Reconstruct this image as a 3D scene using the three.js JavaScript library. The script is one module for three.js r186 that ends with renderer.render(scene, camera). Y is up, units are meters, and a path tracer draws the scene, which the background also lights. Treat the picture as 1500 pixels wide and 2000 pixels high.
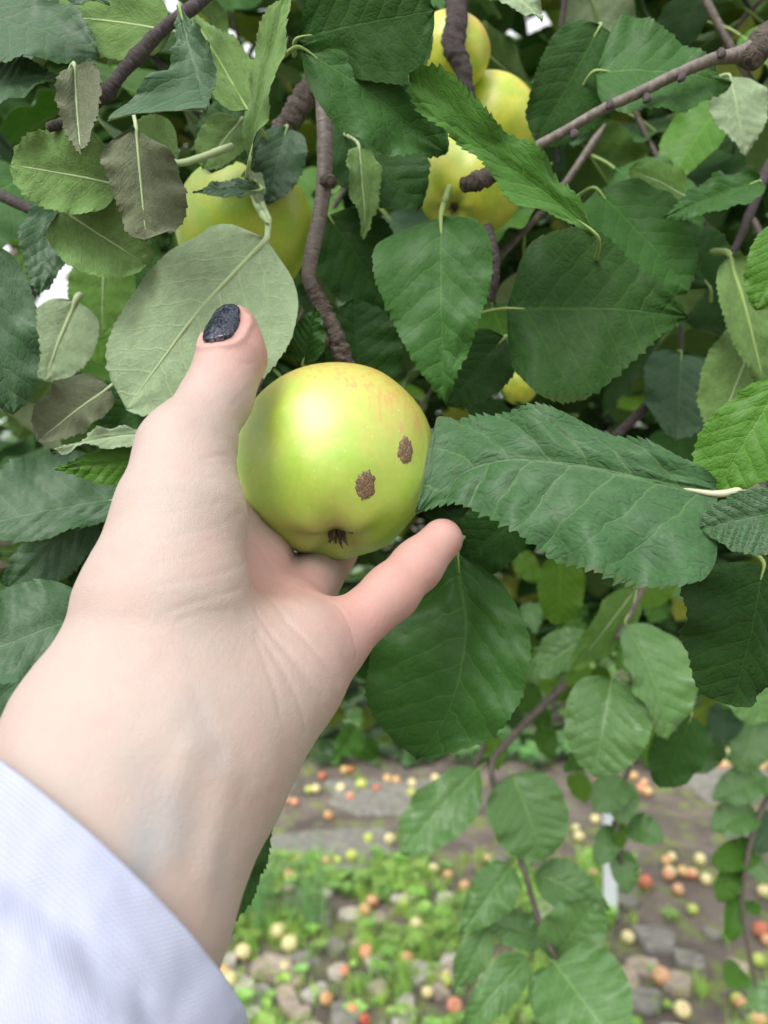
import * as THREE from 'three';
import { mergeGeometries } from 'three/addons/utils/BufferGeometryUtils.js';
import { createNoise2D, createNoise3D } from 'simplex-noise';

// ---------------------------------------------------------------- camera, sky, sun, exposure
const V3 = (x, y, z) => new THREE.Vector3(x, y, z);
const scene = new THREE.Scene();
const FOCAL = 1510, CAMERA_HEIGHT = 1.62, PITCH = -3 * Math.PI / 180;
const camera = new THREE.PerspectiveCamera(2 * Math.atan(1000 / FOCAL) * 180 / Math.PI, 0.75, 0.01, 400);
camera.position.set(0, CAMERA_HEIGHT, 0);
camera.rotation.set(PITCH, 0, 0);
camera.focus = 0.243;
camera.userData.fStop = 11.5;
camera.updateMatrixWorld(true);
scene.add(camera);

const renderer = new THREE.WebGLRenderer({ antialias: true });
renderer.toneMapping = THREE.LinearToneMapping;
renderer.toneMappingExposure = 1.42;
renderer.shadowMap.enabled = true;

const SUN = V3(-0.34, 0.72, 0.60).normalize();
{
  // bright overcast: thin cloud, brightest round the hidden sun, paler towards the horizon
  const W = 256, H = 128, data = new Float32Array(W * H * 4);
  for (let j = 0; j < H; j++) for (let i = 0; i < W; i++) {
    const up = ((j + 0.5) / H - 0.5) * Math.PI, round = ((i + 0.5) / W - 0.5) * 2 * Math.PI;
    const d = V3(Math.cos(round) * Math.cos(up), Math.sin(up), Math.sin(round) * Math.cos(up));
    const c = Math.max(0, d.dot(SUN));
    const b = (0.72 + 0.3 * Math.max(0, d.y)) * (d.y < 0 ? 0.6 : 1) + 1.7 * Math.pow(c, 5) + 2.6 * Math.pow(c, 22);
    const k = (j * W + i) * 4;
    data[k] = b * 0.985; data[k + 1] = b * 1.0; data[k + 2] = b * 1.015; data[k + 3] = 1;
  }
  const sky = new THREE.DataTexture(data, W, H, THREE.RGBAFormat, THREE.FloatType);
  sky.mapping = THREE.EquirectangularReflectionMapping;
  sky.magFilter = THREE.LinearFilter; sky.minFilter = THREE.LinearFilter;
  sky.needsUpdate = true;
  scene.background = sky; scene.environment = sky;
}
const sun = new THREE.DirectionalLight(new THREE.Color(1, 0.96, 0.9), 1.4);
sun.name = 'sun';
sun.position.copy(SUN).multiplyScalar(30);
sun.castShadow = true;
sun.shadow.radius = 42;
Object.assign(sun.shadow.camera, { left: -8, right: 8, top: 8, bottom: -8, near: 1, far: 80 });
scene.add(sun); scene.add(sun.target);

// ---------------------------------------------------------------- helpers
function rng(seed) { let a = seed >>> 0; return () => { a = (a + 0x6D2B79F5) >>> 0; let t = a; t = Math.imul(t ^ (t >>> 15), t | 1); t ^= t + Math.imul(t ^ (t >>> 7), t | 61); return ((t ^ (t >>> 14)) >>> 0) / 4294967296; }; }
const noise3 = createNoise3D(rng(11)), noise2 = createNoise2D(rng(12));
const fbm3 = (x, y, z, o = 4) => { let s = 0, a = 0.5; for (let i = 0; i < o; i++) { s += a * noise3(x, y, z); x *= 2.03; y *= 2.03; z *= 2.03; a *= 0.5; } return s; };
const fbm2 = (x, y, o = 4) => { let s = 0, a = 0.5; for (let i = 0; i < o; i++) { s += a * noise2(x, y); x *= 2.03; y *= 2.03; a *= 0.5; } return s; };
const clamp = (x, a = 0, b = 1) => Math.min(b, Math.max(a, x));
const lerp = (a, b, t) => a + (b - a) * t;
const smooth = (a, b, x) => { const t = clamp((x - a) / (b - a)); return t * t * (3 - 2 * t); };
const mix3 = (a, b, t) => [lerp(a[0], b[0], t), lerp(a[1], b[1], t), lerp(a[2], b[2], t)];
// a place in the world, measured off the photograph: photo coordinates and metres in front of the lens
const CP = Math.cos(PITCH), SP = Math.sin(PITCH);
const turn = (x, y, z) => V3(x, y * CP - z * SP, y * SP + z * CP);
const at = (px, py, d) => turn((px - 750) / FOCAL * d, (1000 - py) / FOCAL * d, -d).add(V3(0, CAMERA_HEIGHT, 0));
const onGround = (px, py, h = 0) => { const r = turn((px - 750) / FOCAL, (1000 - py) / FOCAL, -1); const t = (h - CAMERA_HEIGHT) / r.y; return V3(r.x * t, h, r.z * t); };
const taken = new Map();
const numbered = (n) => { const k = taken.get(n) ?? 0; taken.set(n, k + 1); return k ? n + '_' + String(k).padStart(3, '0') : n; };
function tag(o, label, category, group, kind) { if (label) o.userData.label = label; if (category) o.userData.category = category; if (group) o.userData.group = group; if (kind) o.userData.kind = kind; return o; }
function mesh(name, geo, mat, parent) { const m = new THREE.Mesh(geo, mat); m.name = name; m.castShadow = m.receiveShadow = true; (parent || scene).add(m); return m; }
function dataTex(W, H, fn, srgb, repeat) {
  const d = new Uint8Array(W * H * 4);
  for (let j = 0; j < H; j++) for (let i = 0; i < W; i++) { const c = fn((i + 0.5) / W, (j + 0.5) / H, i, j), k = (j * W + i) * 4; d[k] = clamp(c[0]) * 255; d[k + 1] = clamp(c[1]) * 255; d[k + 2] = clamp(c[2]) * 255; d[k + 3] = 255; }
  const t = new THREE.DataTexture(d, W, H, THREE.RGBAFormat);
  t.magFilter = THREE.LinearFilter; t.minFilter = THREE.LinearMipmapLinearFilter; t.generateMipmaps = true;
  if (srgb) t.colorSpace = THREE.SRGBColorSpace;
  t.wrapS = t.wrapT = repeat ? THREE.RepeatWrapping : THREE.ClampToEdgeWrapping;
  t.needsUpdate = true; return t;
}
const lin = (r, g, b) => new THREE.Color().setRGB(r, g, b);
const toS = (x) => x <= 0.0031308 ? 12.92 * x : 1.055 * Math.pow(x, 1 / 2.4) - 0.055;
const S3 = (c) => [toS(clamp(c[0])), toS(clamp(c[1])), toS(clamp(c[2]))];
function worley(x, y, seed = 0) {   // distance to the border between cells, and the cell's own number
  const xi = Math.floor(x), yi = Math.floor(y); let d1 = 9, d2 = 9, id = 0;
  for (let j = -1; j <= 1; j++) for (let i = -1; i <= 1; i++) {
    const cx = xi + i, cy = yi + j; let h = Math.imul(cx * 374761393 + cy * 668265263 + seed * 9176, 1274126177); h = (h ^ (h >>> 13)) >>> 0;
    const a = (h & 1023) / 1023, b = ((h >>> 10) & 1023) / 1023, dx = cx + a - x, dy = cy + b - y, d = Math.sqrt(dx * dx + dy * dy);
    if (d < d1) { d2 = d1; d1 = d; id = ((h >>> 20) & 255) / 255; } else if (d < d2) d2 = d;
  }
  return [d2 - d1, id, d1];
}
// a tube of varying thickness through points; bark swells and knots from noise
function sweep(pts, radii, { seg = 40, sides = 12, rough = 0, seed = 0, freq = 90, cap = true } = {}) {
  const curve = new THREE.CatmullRomCurve3(pts, false, 'centripetal'), pos = [], uv = [], idx = [];
  const len = curve.getLength(), n = pts.length - 1; let nrm = null;
  for (let i = 0; i <= seg; i++) {
    const t = i / seg, p = curve.getPoint(t), tan = curve.getTangent(t);
    if (!nrm) { nrm = V3(0.3, 0.1, 1).cross(tan); if (nrm.lengthSq() < 1e-6) nrm = V3(1, 0, 0); } else nrm.addScaledVector(tan, -nrm.dot(tan));
    nrm.normalize(); const bin = V3().crossVectors(tan, nrm);
    const f = t * n, k = Math.min(n - 1, Math.floor(f)), r0 = lerp(radii[k], radii[k + 1], f - k);
    for (let j = 0; j <= sides; j++) {
      const a = j % sides / sides * Math.PI * 2, c = Math.cos(a), s = Math.sin(a);
      const dir = V3(nrm.x * c + bin.x * s, nrm.y * c + bin.y * s, nrm.z * c + bin.z * s);
      let r = r0; if (rough) r *= 1 + rough * (fbm3((p.x + dir.x * r0) * freq + seed, (p.y + dir.y * r0) * freq, (p.z + dir.z * r0) * freq, 3));
      if (cap && (i === 0 || i === seg)) r *= 0.35;
      pos.push(p.x + dir.x * r, p.y + dir.y * r, p.z + dir.z * r); uv.push(j / sides * r0 * 6.28, t * len);
    }
  }
  for (let i = 0; i < seg; i++) for (let j = 0; j < sides; j++) { const a = i * (sides + 1) + j, b = a + 1, c = a + sides + 1, d = c + 1; idx.push(a, b, c, b, d, c); }
  const base = pos.length / 3;
  if (cap) for (const [i, p] of [[0, pts[0]], [seg, pts[n]]]) { const c = pos.length / 3; pos.push(p.x, p.y, p.z); uv.push(0, 0); for (let j = 0; j < sides; j++) { const a = i * (sides + 1) + j; if (i) idx.push(a, a + 1, c); else idx.push(a + 1, a, c); } }
  const g = new THREE.BufferGeometry();
  g.setAttribute('position', new THREE.Float32BufferAttribute(pos, 3)); g.setAttribute('uv', new THREE.Float32BufferAttribute(uv, 2)); g.setIndex(idx);
  g.computeVertexNormals();
  const nn = g.attributes.normal; for (let i = 0; i <= seg; i++) { const a = i * (sides + 1), b = a + sides; const x = nn.getX(a) + nn.getX(b), y = nn.getY(a) + nn.getY(b), z = nn.getZ(a) + nn.getZ(b), l = Math.hypot(x, y, z) || 1; nn.setXYZ(a, x / l, y / l, z / l); nn.setXYZ(b, x / l, y / l, z / l); }
  return g;
}

// ---------------------------------------------------------------- leaf material: veins, quilted relief, flecks
// x runs -1..1 across the blade, v 0..1 from stalk to tip
function veins(x, v, wob) {
  const ax = Math.abs(x), side = x < 0 ? 0.46 : 0, s = v - ax * (0.30 - 0.12 * v) - 0.09 * ax * ax + wob * 0.02;
  const f = s * 7.4 + side + 0.2, fr = f - Math.floor(f), near = Math.min(fr, 1 - fr) / 7.4;   // distance to the next side vein, along the blade
  const mid = ax;
  return { lat: near, fr, mid, on: s > 0.0 && s < 0.98 };
}
const LEAF_N = 512;
const leafField = (() => {
  const F = [];
  for (let j = 0; j < LEAF_N; j++) for (let i = 0; i < LEAF_N; i++) {
    const u = (i + 0.5) / LEAF_N, v = (j + 0.5) / LEAF_N, x = u * 2 - 1, w = fbm2(x * 3 + 7, v * 5, 3), q = veins(x, v, w);
    const midW = 0.030 * (1 - v * 0.8), mid = 1 - smooth(midW * 0.5, midW * 1.3, q.mid);
    const latW = 0.0055 * (1 - Math.abs(x) * 0.72), lat = q.on ? (1 - smooth(latW * 0.4, latW * 1.5, q.lat)) * (1 - smooth(0.75, 0.98, Math.abs(x))) : 0;
    const c1 = worley(x * 7 + w * 0.8, v * 17 + w, 3), c2 = worley(x * 16 + w, v * 40 + w, 5);
    const ter = 1 - smooth(0.02, 0.13, c1[0]), fine = 1 - smooth(0.03, 0.2, c2[0]);
    F.push({ mid, lat, ter, fine, pillow: smooth(0, 0.028, q.lat) * smooth(0, 0.5, c1[0] + 0.1), cell: c1[1], cell2: c2[1], pillow2: smooth(0, 0.4, c2[0]), n: fbm2(x * 5 + 31, v * 9 + 3, 4), n2: fbm2(x * 22 + 3, v * 40, 3), x, v });
  }
  return F;
})();
const leafTex = (fn, srgb) => dataTex(LEAF_N, LEAF_N, (u, v, i, j) => fn(leafField[j * LEAF_N + i]), srgb);
const TOP_MAP = leafTex((f) => {
  let c = mix3([0.50, 0.52, 0.50], [0.66, 0.66, 0.62], clamp(0.5 + f.n * 0.5 + f.n2 * 0.5));
  c = mix3(c, [0.62, 0.60, 0.50], f.fine * 0.22 + f.ter * 0.22);
  c = mix3(c, [1.0, 0.86, 0.75], f.lat * 0.8); c = mix3(c, [1, 0.9, 0.8], f.mid * 0.9);
  const edge = smooth(0.93, 1, Math.abs(f.x)); c = mix3(c, [0.8, 0.62, 0.45], edge * 0.35);
  return S3(c);
}, true);
const SPOT_MAP = leafTex((f) => {   // the same with brown flecks and pale scuffs, as the older leaves have
  let c = mix3([0.46, 0.48, 0.46], [0.68, 0.68, 0.64], clamp(0.5 + f.n * 0.6 + f.n2 * 0.6));
  c = mix3(c, [0.62, 0.60, 0.50], f.fine * 0.22 + f.ter * 0.2);
  c = mix3(c, [1.0, 0.86, 0.75], f.lat * 0.8); c = mix3(c, [1, 0.9, 0.8], f.mid * 0.9);
  const s = worley(f.x * 4.1 + 2.2, f.v * 9.3, 17), k = s[1] > 0.62 ? 1 - smooth(0.05, 0.085, s[2]) : 0; c = mix3(c, [1, 0.55, 0.6], k * 0.75);
  const t = noise2(f.x * 30, f.v * 70) * 0.5 + noise2(f.x * 6 + 9, f.v * 10); c = mix3(c, [0.9, 0.9, 0.95], smooth(0.85, 1.15, t) * 0.4);
  const e = smooth(0.9, 1, Math.abs(f.x) + 0.06 * f.n2); c = mix3(c, [1, 0.5, 0.4], e * 0.5);
  return S3(c);
}, true);
const UNDER_MAP = leafTex((f) => {
  let c = mix3([0.58, 0.60, 0.56], [0.76, 0.76, 0.72], clamp(0.5 + f.n * 0.7 + f.n2 * 0.5));
  c = mix3(c, [0.8, 0.8, 0.72], f.fine * 0.3 + f.ter * 0.35);
  c = mix3(c, [0.92, 0.9, 0.8], f.lat * 0.65); c = mix3(c, [1, 0.97, 0.85], f.mid * 0.8);
  const t = fbm2(f.x * 3 + 50, f.v * 5, 4); c = mix3(c, [0.46, 0.43, 0.36], smooth(0.16, 0.4, t) * 0.4 * (0.5 + 0.5 * f.n2));
  return S3(c);
}, true);
const TOP_BUMP = leafTex((f) => { const h = 0.42 + 0.34 * f.pillow * (0.75 + 0.25 * f.cell) + 0.07 * f.pillow2 - 0.3 * f.mid - 0.16 * f.lat + 0.05 * f.n2; return [h, h, h]; });
const UNDER_BUMP = leafTex((f) => { const h = 0.3 - 0.1 * f.pillow + 0.5 * f.mid + 0.28 * f.lat + 0.14 * f.ter + 0.08 * f.fine + 0.06 * f.n2; return [h, h, h]; });
const M = {};
function topLeaf(name, r, g, b, o = {}) { return M[name] = new THREE.MeshPhysicalMaterial({ name, color: lin(r, g, b), map: o.spots ? SPOT_MAP : TOP_MAP, bumpMap: TOP_BUMP, bumpScale: o.bump ?? 0.0007, roughness: 0.95, specularIntensity: 0.2, clearcoat: o.coat ?? 0.55, clearcoatRoughness: o.coatRough ?? 0.42, transmission: o.through ?? 0.3, thickness: 0, side: THREE.DoubleSide }); }
function underLeaf(name, r, g, b, o = {}) { return M[name] = new THREE.MeshPhysicalMaterial({ name, color: lin(r, g, b), map: UNDER_MAP, bumpMap: UNDER_BUMP, bumpScale: 0.0005, roughness: 0.95, specularIntensity: 0.3, transmission: o.through ?? 0.3, thickness: 0, side: THREE.DoubleSide }); }
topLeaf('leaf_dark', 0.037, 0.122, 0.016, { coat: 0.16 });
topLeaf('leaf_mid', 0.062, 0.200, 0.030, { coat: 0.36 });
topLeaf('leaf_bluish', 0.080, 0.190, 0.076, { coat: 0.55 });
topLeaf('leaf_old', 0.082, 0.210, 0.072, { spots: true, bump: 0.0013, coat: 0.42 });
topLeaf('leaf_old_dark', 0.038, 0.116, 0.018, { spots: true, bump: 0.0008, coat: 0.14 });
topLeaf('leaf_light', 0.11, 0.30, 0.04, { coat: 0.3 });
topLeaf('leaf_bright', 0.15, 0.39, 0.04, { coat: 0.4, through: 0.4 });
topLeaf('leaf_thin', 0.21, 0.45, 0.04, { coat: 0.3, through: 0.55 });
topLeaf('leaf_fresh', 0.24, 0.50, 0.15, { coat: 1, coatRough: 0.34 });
underLeaf('under_pale', 0.46, 0.60, 0.37);
underLeaf('under_green', 0.24, 0.40, 0.13);
underLeaf('under_brown', 0.23, 0.26, 0.16);
underLeaf('under_thin', 0.24, 0.46, 0.10, { through: 0.55 });
M.petiole = new THREE.MeshStandardMaterial({ name: 'petiole', color: lin(0.24, 0.34, 0.10), roughness: 0.7 });
M.petiole_pale = new THREE.MeshStandardMaterial({ name: 'petiole_pale', color: lin(0.44, 0.44, 0.30), roughness: 0.75 });
M.rib = new THREE.MeshStandardMaterial({ name: 'rib', color: lin(0.33, 0.41, 0.21), roughness: 0.75 });

// ---------------------------------------------------------------- bark
const BARK_MAP = dataTex(256, 256, (u, v) => { const a = u * 6.2832, x = Math.cos(a), y = Math.sin(a), n = fbm3(x * 1.6, y * 1.6, v * 9, 4), r = noise3(x * 2 + 5, y * 2, v * 30), d = noise3(x * 7, y * 7, v * 40) > 0.78 ? 1 : 0; let c = mix3([0.42, 0.38, 0.36], [0.85, 0.8, 0.76], clamp(0.5 + n)); c = mix3(c, [0.98, 0.92, 0.85], d * 0.6); c = mix3(c, [0.3, 0.26, 0.25], smooth(0.45, 0.8, r) * 0.4); return S3(c); }, true, true);
const BARK_BUMP = dataTex(256, 256, (u, v) => { const a = u * 6.2832, x = Math.cos(a), y = Math.sin(a), h = 0.5 + 0.35 * fbm3(x * 2, y * 2, v * 22, 4) + 0.15 * noise3(x, y, v * 60); return [h, h, h]; }, false, true);
const barkTex = (t, u, v) => { const c = t.clone(); c.repeat.set(u, v); c.needsUpdate = true; return c; };
M.bark_smooth = new THREE.MeshPhysicalMaterial({ name: 'bark_smooth', color: lin(0.19, 0.165, 0.14), map: barkTex(BARK_MAP, 16, 25), bumpMap: barkTex(BARK_BUMP, 16, 25), bumpScale: 0.0004, roughness: 0.6, clearcoat: 0.15, clearcoatRoughness: 0.5 });
M.bark_rough = new THREE.MeshStandardMaterial({ name: 'bark_rough', color: lin(0.15, 0.125, 0.10), map: barkTex(BARK_MAP, 20, 40), bumpMap: barkTex(BARK_BUMP, 20, 60), bumpScale: 0.0018, roughness: 0.9 });
M.bark_dark = new THREE.MeshStandardMaterial({ name: 'bark_dark', color: lin(0.075, 0.06, 0.06), map: barkTex(BARK_MAP, 20, 40), bumpMap: barkTex(BARK_BUMP, 20, 40), bumpScale: 0.001, roughness: 0.8 });
M.bark_trunk = new THREE.MeshStandardMaterial({ name: 'bark_trunk', color: lin(0.17, 0.14, 0.115), map: barkTex(BARK_MAP, 4, 3), bumpMap: barkTex(BARK_BUMP, 4, 3), bumpScale: 0.012, roughness: 0.9 });

// ---------------------------------------------------------------- ground, path, stones, grass
{
  const N = 512;
  const map = dataTex(N, N, (u, v) => {
    const a = u * 6.2832, b = v * 6.2832, x = Math.cos(a) * 1.5, y = Math.sin(a) * 1.5, z = Math.cos(b) * 1.5, w = Math.sin(b) * 1.5;
    const n = fbm3(x + z * 0.7, y + w, z - x * 0.3 + w * 0.4, 5), m = fbm3(x * 2 + 9, y * 2 + z, w * 2 + z, 4), f = noise3(x * 40, y * 40 + z * 37, w * 40);
    let c = mix3([0.08, 0.066, 0.055], [0.19, 0.155, 0.125], clamp(0.5 + n * 0.9 + f * 0.22));
    c = mix3(c, [0.17, 0.22, 0.05], smooth(0.0, 0.35, m) * 0.7);
    return S3(c);
  }, true, true);
  const bump = dataTex(256, 256, (u, v) => { const a = u * 6.2832, b = v * 6.2832; const h = 0.5 + 0.4 * fbm3(Math.cos(a) * 4 + Math.cos(b) * 3, Math.sin(a) * 4 + Math.sin(b) * 5, Math.cos(b) * 5, 5); return [h, h, h]; }, false, true);
  map.repeat.set(90, 90); bump.repeat.set(150, 150);
  const g = new THREE.PlaneGeometry(220, 220, 1, 1); g.rotateX(-Math.PI / 2);
  var ground = mesh('ground', g, new THREE.MeshStandardMaterial({ name: 'soil', map, bumpMap: bump, bumpScale: 0.02, roughness: 0.95 }));
  tag(ground, 'dark soil with moss under the apple tree', null, null, 'structure');
}
const STONE_MAP = dataTex(256, 256, (u, v) => { const a = u * 6.2832, b = v * 6.2832; const x = Math.cos(a) * 1.3, y = Math.sin(a) * 1.3, z = Math.cos(b) * 1.3, w = Math.sin(b) * 1.3, n = fbm3(x + z, y + w, z - y, 5), l = fbm3(x * 2 + 4, y * 2 + w, z * 2, 4); let c = mix3([0.52, 0.5, 0.48], [0.92, 0.9, 0.86], clamp(0.5 + n)); c = mix3(c, [0.62, 0.70, 0.34], smooth(0.12, 0.4, l) * 0.6); return S3(c); }, true, true);
const STONE_BUMP = dataTex(256, 256, (u, v) => { const a = u * 6.2832, b = v * 6.2832; const h = 0.5 + 0.45 * fbm3(Math.cos(a) * 3 + Math.cos(b) * 2, Math.sin(a) * 3 + Math.sin(b) * 3, Math.cos(b) * 3, 5); return [h, h, h]; }, false, true);
const stoneMats = [[0.60, 0.58, 0.53], [0.30, 0.29, 0.27], [0.68, 0.63, 0.56], [0.50, 0.42, 0.35]].map((c, i) => { const m = STONE_MAP.clone(), b = STONE_BUMP.clone(); m.repeat.set(2.2, 2.2); b.repeat.set(3, 3); m.needsUpdate = b.needsUpdate = true; return new THREE.MeshStandardMaterial({ name: 'stone_' + i, color: lin(...c), map: m, bumpMap: b, bumpScale: 0.01, roughness: 0.9 }); });
function flatStone(w, d, h, seed, n = 9) {   // an irregular flag: flat top, broken rim
  const r = rng(seed), pts = []; for (let i = 0; i < n; i++) { const a = i / n * 6.2832 + (r() - 0.5) * 0.35, k = (n > 10 ? 0.9 : 0.66) + r() * (n > 10 ? 0.14 : 0.46); const c = Math.cos(a), s = Math.sin(a), q = Math.pow(Math.abs(c) ** 3.2 + Math.abs(s) ** 3.2, -1 / 3.2); pts.push([c * q * k * w / 2, s * q * k * d / 2]); }
  const pos = [], uv = [], idx = [], rows = [[1.04, 0], [1.0, h * 0.7], [0.94, h], [0, h * 1.04]];
  rows.forEach(([k, y], ri) => { if (k === 0) { pos.push(0, y, 0); uv.push(0.37 * seed, y); return; } pts.forEach(([x, z]) => { const yy = y + (ri ? (noise2(x * 9 + seed, z * 9) * h * 0.22) : 0); pos.push(x * k, yy, z * k); uv.push(x * k + 0.37 * seed, z * k + y); }); });
  for (let q = 0; q < 2; q++) for (let i = 0; i < n; i++) { const a = q * n + i, b = q * n + (i + 1) % n, c = a + n, e = b + n; idx.push(a, c, b, b, c, e); }
  for (let i = 0; i < n; i++) idx.push(2 * n + i, 3 * n, 2 * n + (i + 1) % n);
  let g = new THREE.BufferGeometry(); g.setAttribute('position', new THREE.Float32BufferAttribute(pos, 3)); g.setAttribute('uv', new THREE.Float32BufferAttribute(uv, 2)); g.setIndex(idx); g = g.toNonIndexed(); g.computeVertexNormals(); return g;
}
{
  const path = new THREE.Group(); path.name = 'stone_path'; scene.add(path); tag(path, 'worn grey flagstone path crossing behind the branches', null, null, 'structure');
  const r = rng(5);
  for (let row = 0; row < 2; row++) for (let i = 0; i < 9; i++) {
    if (r() < 0.28) continue; const w = 0.6 + r() * 0.34, x = -2.9 + i * 0.86 + row * 0.4 + (r() - 0.5) * 0.06, z = -3.22 - row * 0.56 - x * 0.10;
    const s = mesh('slab', flatStone(w, 0.40 + r() * 0.16, 0.014, 40 + row * 20 + i, 9), stoneMats[1], path); s.position.set(x, 0.002, z); s.rotation.y = 0.1 + (r() - 0.5) * 0.05;
  }
  // loose flat stones let into the grass, where the photograph shows them
  const spots = [[535, 1900, 88, 34], [590, 1880, 70, 26], [470, 1925, 60, 24], [500, 1955, 90, 26], [560, 1955, 80, 24], [470, 1985, 80, 24], [560, 1905, 60, 34], [440, 1890, 55, 25], [625, 1805, 60, 28], [690, 1790, 60, 26], [735, 1885, 55, 24], [770, 1885, 44, 22], [820, 1910, 52, 30], [870, 1915, 50, 28], [740, 1940, 60, 24], [660, 1905, 44, 22], [800, 1755, 70, 20], [870, 1760, 60, 18], [840, 1830, 50, 20], [740, 1800, 44, 20], [510, 1775, 50, 20], [585, 1990, 60, 26], [680, 1990, 56, 22], [790, 1985, 70, 24], [860, 1945, 40, 20], [1000, 1760, 90, 36], [1070, 1790, 60, 26], [960, 1905, 60, 34], [1040, 1985, 80, 40], [1000, 1930, 60, 26], [1280, 1840, 90, 46], [1345, 1880, 80, 32], [1250, 1890, 70, 34], [1320, 1925, 80, 32], [1225, 1920, 60, 28], [1260, 1960, 70, 36], [1390, 1830, 50, 20], [1220, 1770, 60, 26], [930, 1850, 60, 24], [900, 1800, 50, 20], [560, 1740, 50, 18], [640, 1745, 44, 16], [980, 1690, 60, 16], [1440, 1900, 60, 26], [1480, 1985, 70, 30], [930, 1985, 50, 26], [615, 1945, 46, 20], [700, 1850, 40, 18], [655, 1860, 46, 18], [770, 1835, 40, 16], [880, 1885, 40, 18]];
  spots.forEach(([px, py, w, h], i) => {
    const c = onGround(px, py), d = -c.z, ww = w / FOCAL * d * (0.85 + 0.6 * r()), dd = Math.min(ww * 1.2, h / FOCAL * d * 2.0);
    const s = mesh('stone', flatStone(ww, dd, 0.012 + r() * 0.02, 200 + i, 6 + i % 4), stoneMats[Math.floor(r() * 4)], ground); s.position.set(c.x, 0.002, c.z); s.rotation.set((r() - 0.5) * 0.16, r() * 3.1, (r() - 0.5) * 0.16);
  });
  // more of the same beyond the frame's edge and behind the arm
  for (let i = 0; i < 60; i++) { const x = -2.4 + r() * 4.6, z = -1.5 - r() * 1.4; const px = 750 + x / -z * FOCAL; if (px > 430 && px < 1500 && z < -2.2) continue; const s = mesh('stone', flatStone(0.1 + r() * 0.1, 0.08 + r() * 0.08, 0.03, 300 + i, 8), stoneMats[Math.floor(r() * 4)], ground); s.position.set(x, 0.002, z); s.rotation.y = r() * 6; }
}
function bladeGeo(n, h, w, seed, lean = 0.5) {   // a tuft of grass
  const r = rng(seed), gs = [];
  for (let i = 0; i < n; i++) {
    const a = r() * 6.28, l = h * (0.55 + r() * 0.6), b = lean * (0.3 + r()), x0 = (r() - 0.5) * 0.05, z0 = (r() - 0.5) * 0.05, pos = [], idx = [], ca = Math.cos(a), sa = Math.sin(a), S = 4;
    for (let k = 0; k <= S; k++) { const t = k / S, o = b * l * t * t, y = l * (t - 0.25 * b * t * t), ww = w * (1 - t * t) * 0.5; pos.push(x0 + ca * o - sa * ww, y, z0 + sa * o + ca * ww, x0 + ca * o + sa * ww, y, z0 + sa * o - ca * ww); if (k < S) { const q = k * 2; idx.push(q, q + 1, q + 2, q + 1, q + 3, q + 2); } }
    const g = new THREE.BufferGeometry(); g.setAttribute('position', new THREE.Float32BufferAttribute(pos, 3)); g.setIndex(idx); g.computeVertexNormals(); gs.push(g);
  }
  return mergeGeometries(gs);
}
function weedGeo(seed) {   // a low rosette of small broad leaves
  const r = rng(seed), gs = [];
  for (let i = 0; i < 9; i++) { const a = r() * 6.28, l = 0.02 + r() * 0.022, up = 0.3 + r() * 0.7, g = new THREE.PlaneGeometry(l * 0.62, l, 2, 3), p = g.attributes.position; for (let k = 0; k < p.count; k++) { const t = p.getY(k) / l + 0.5; p.setX(k, p.getX(k) * (0.25 + 1.7 * Math.sin(Math.PI * clamp(t * 0.9 + 0.05)))); p.setZ(k, -0.3 * l * t * t + Math.abs(p.getX(k)) * 0.4); p.setY(k, t * l); } g.rotateX(-1.2 * (1 - up * 0.6)); g.translate(0, 0.008 + r() * 0.02, -0.006); g.rotateY(a); g.computeVertexNormals(); gs.push(g); }
  return mergeGeometries(gs);
}
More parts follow.
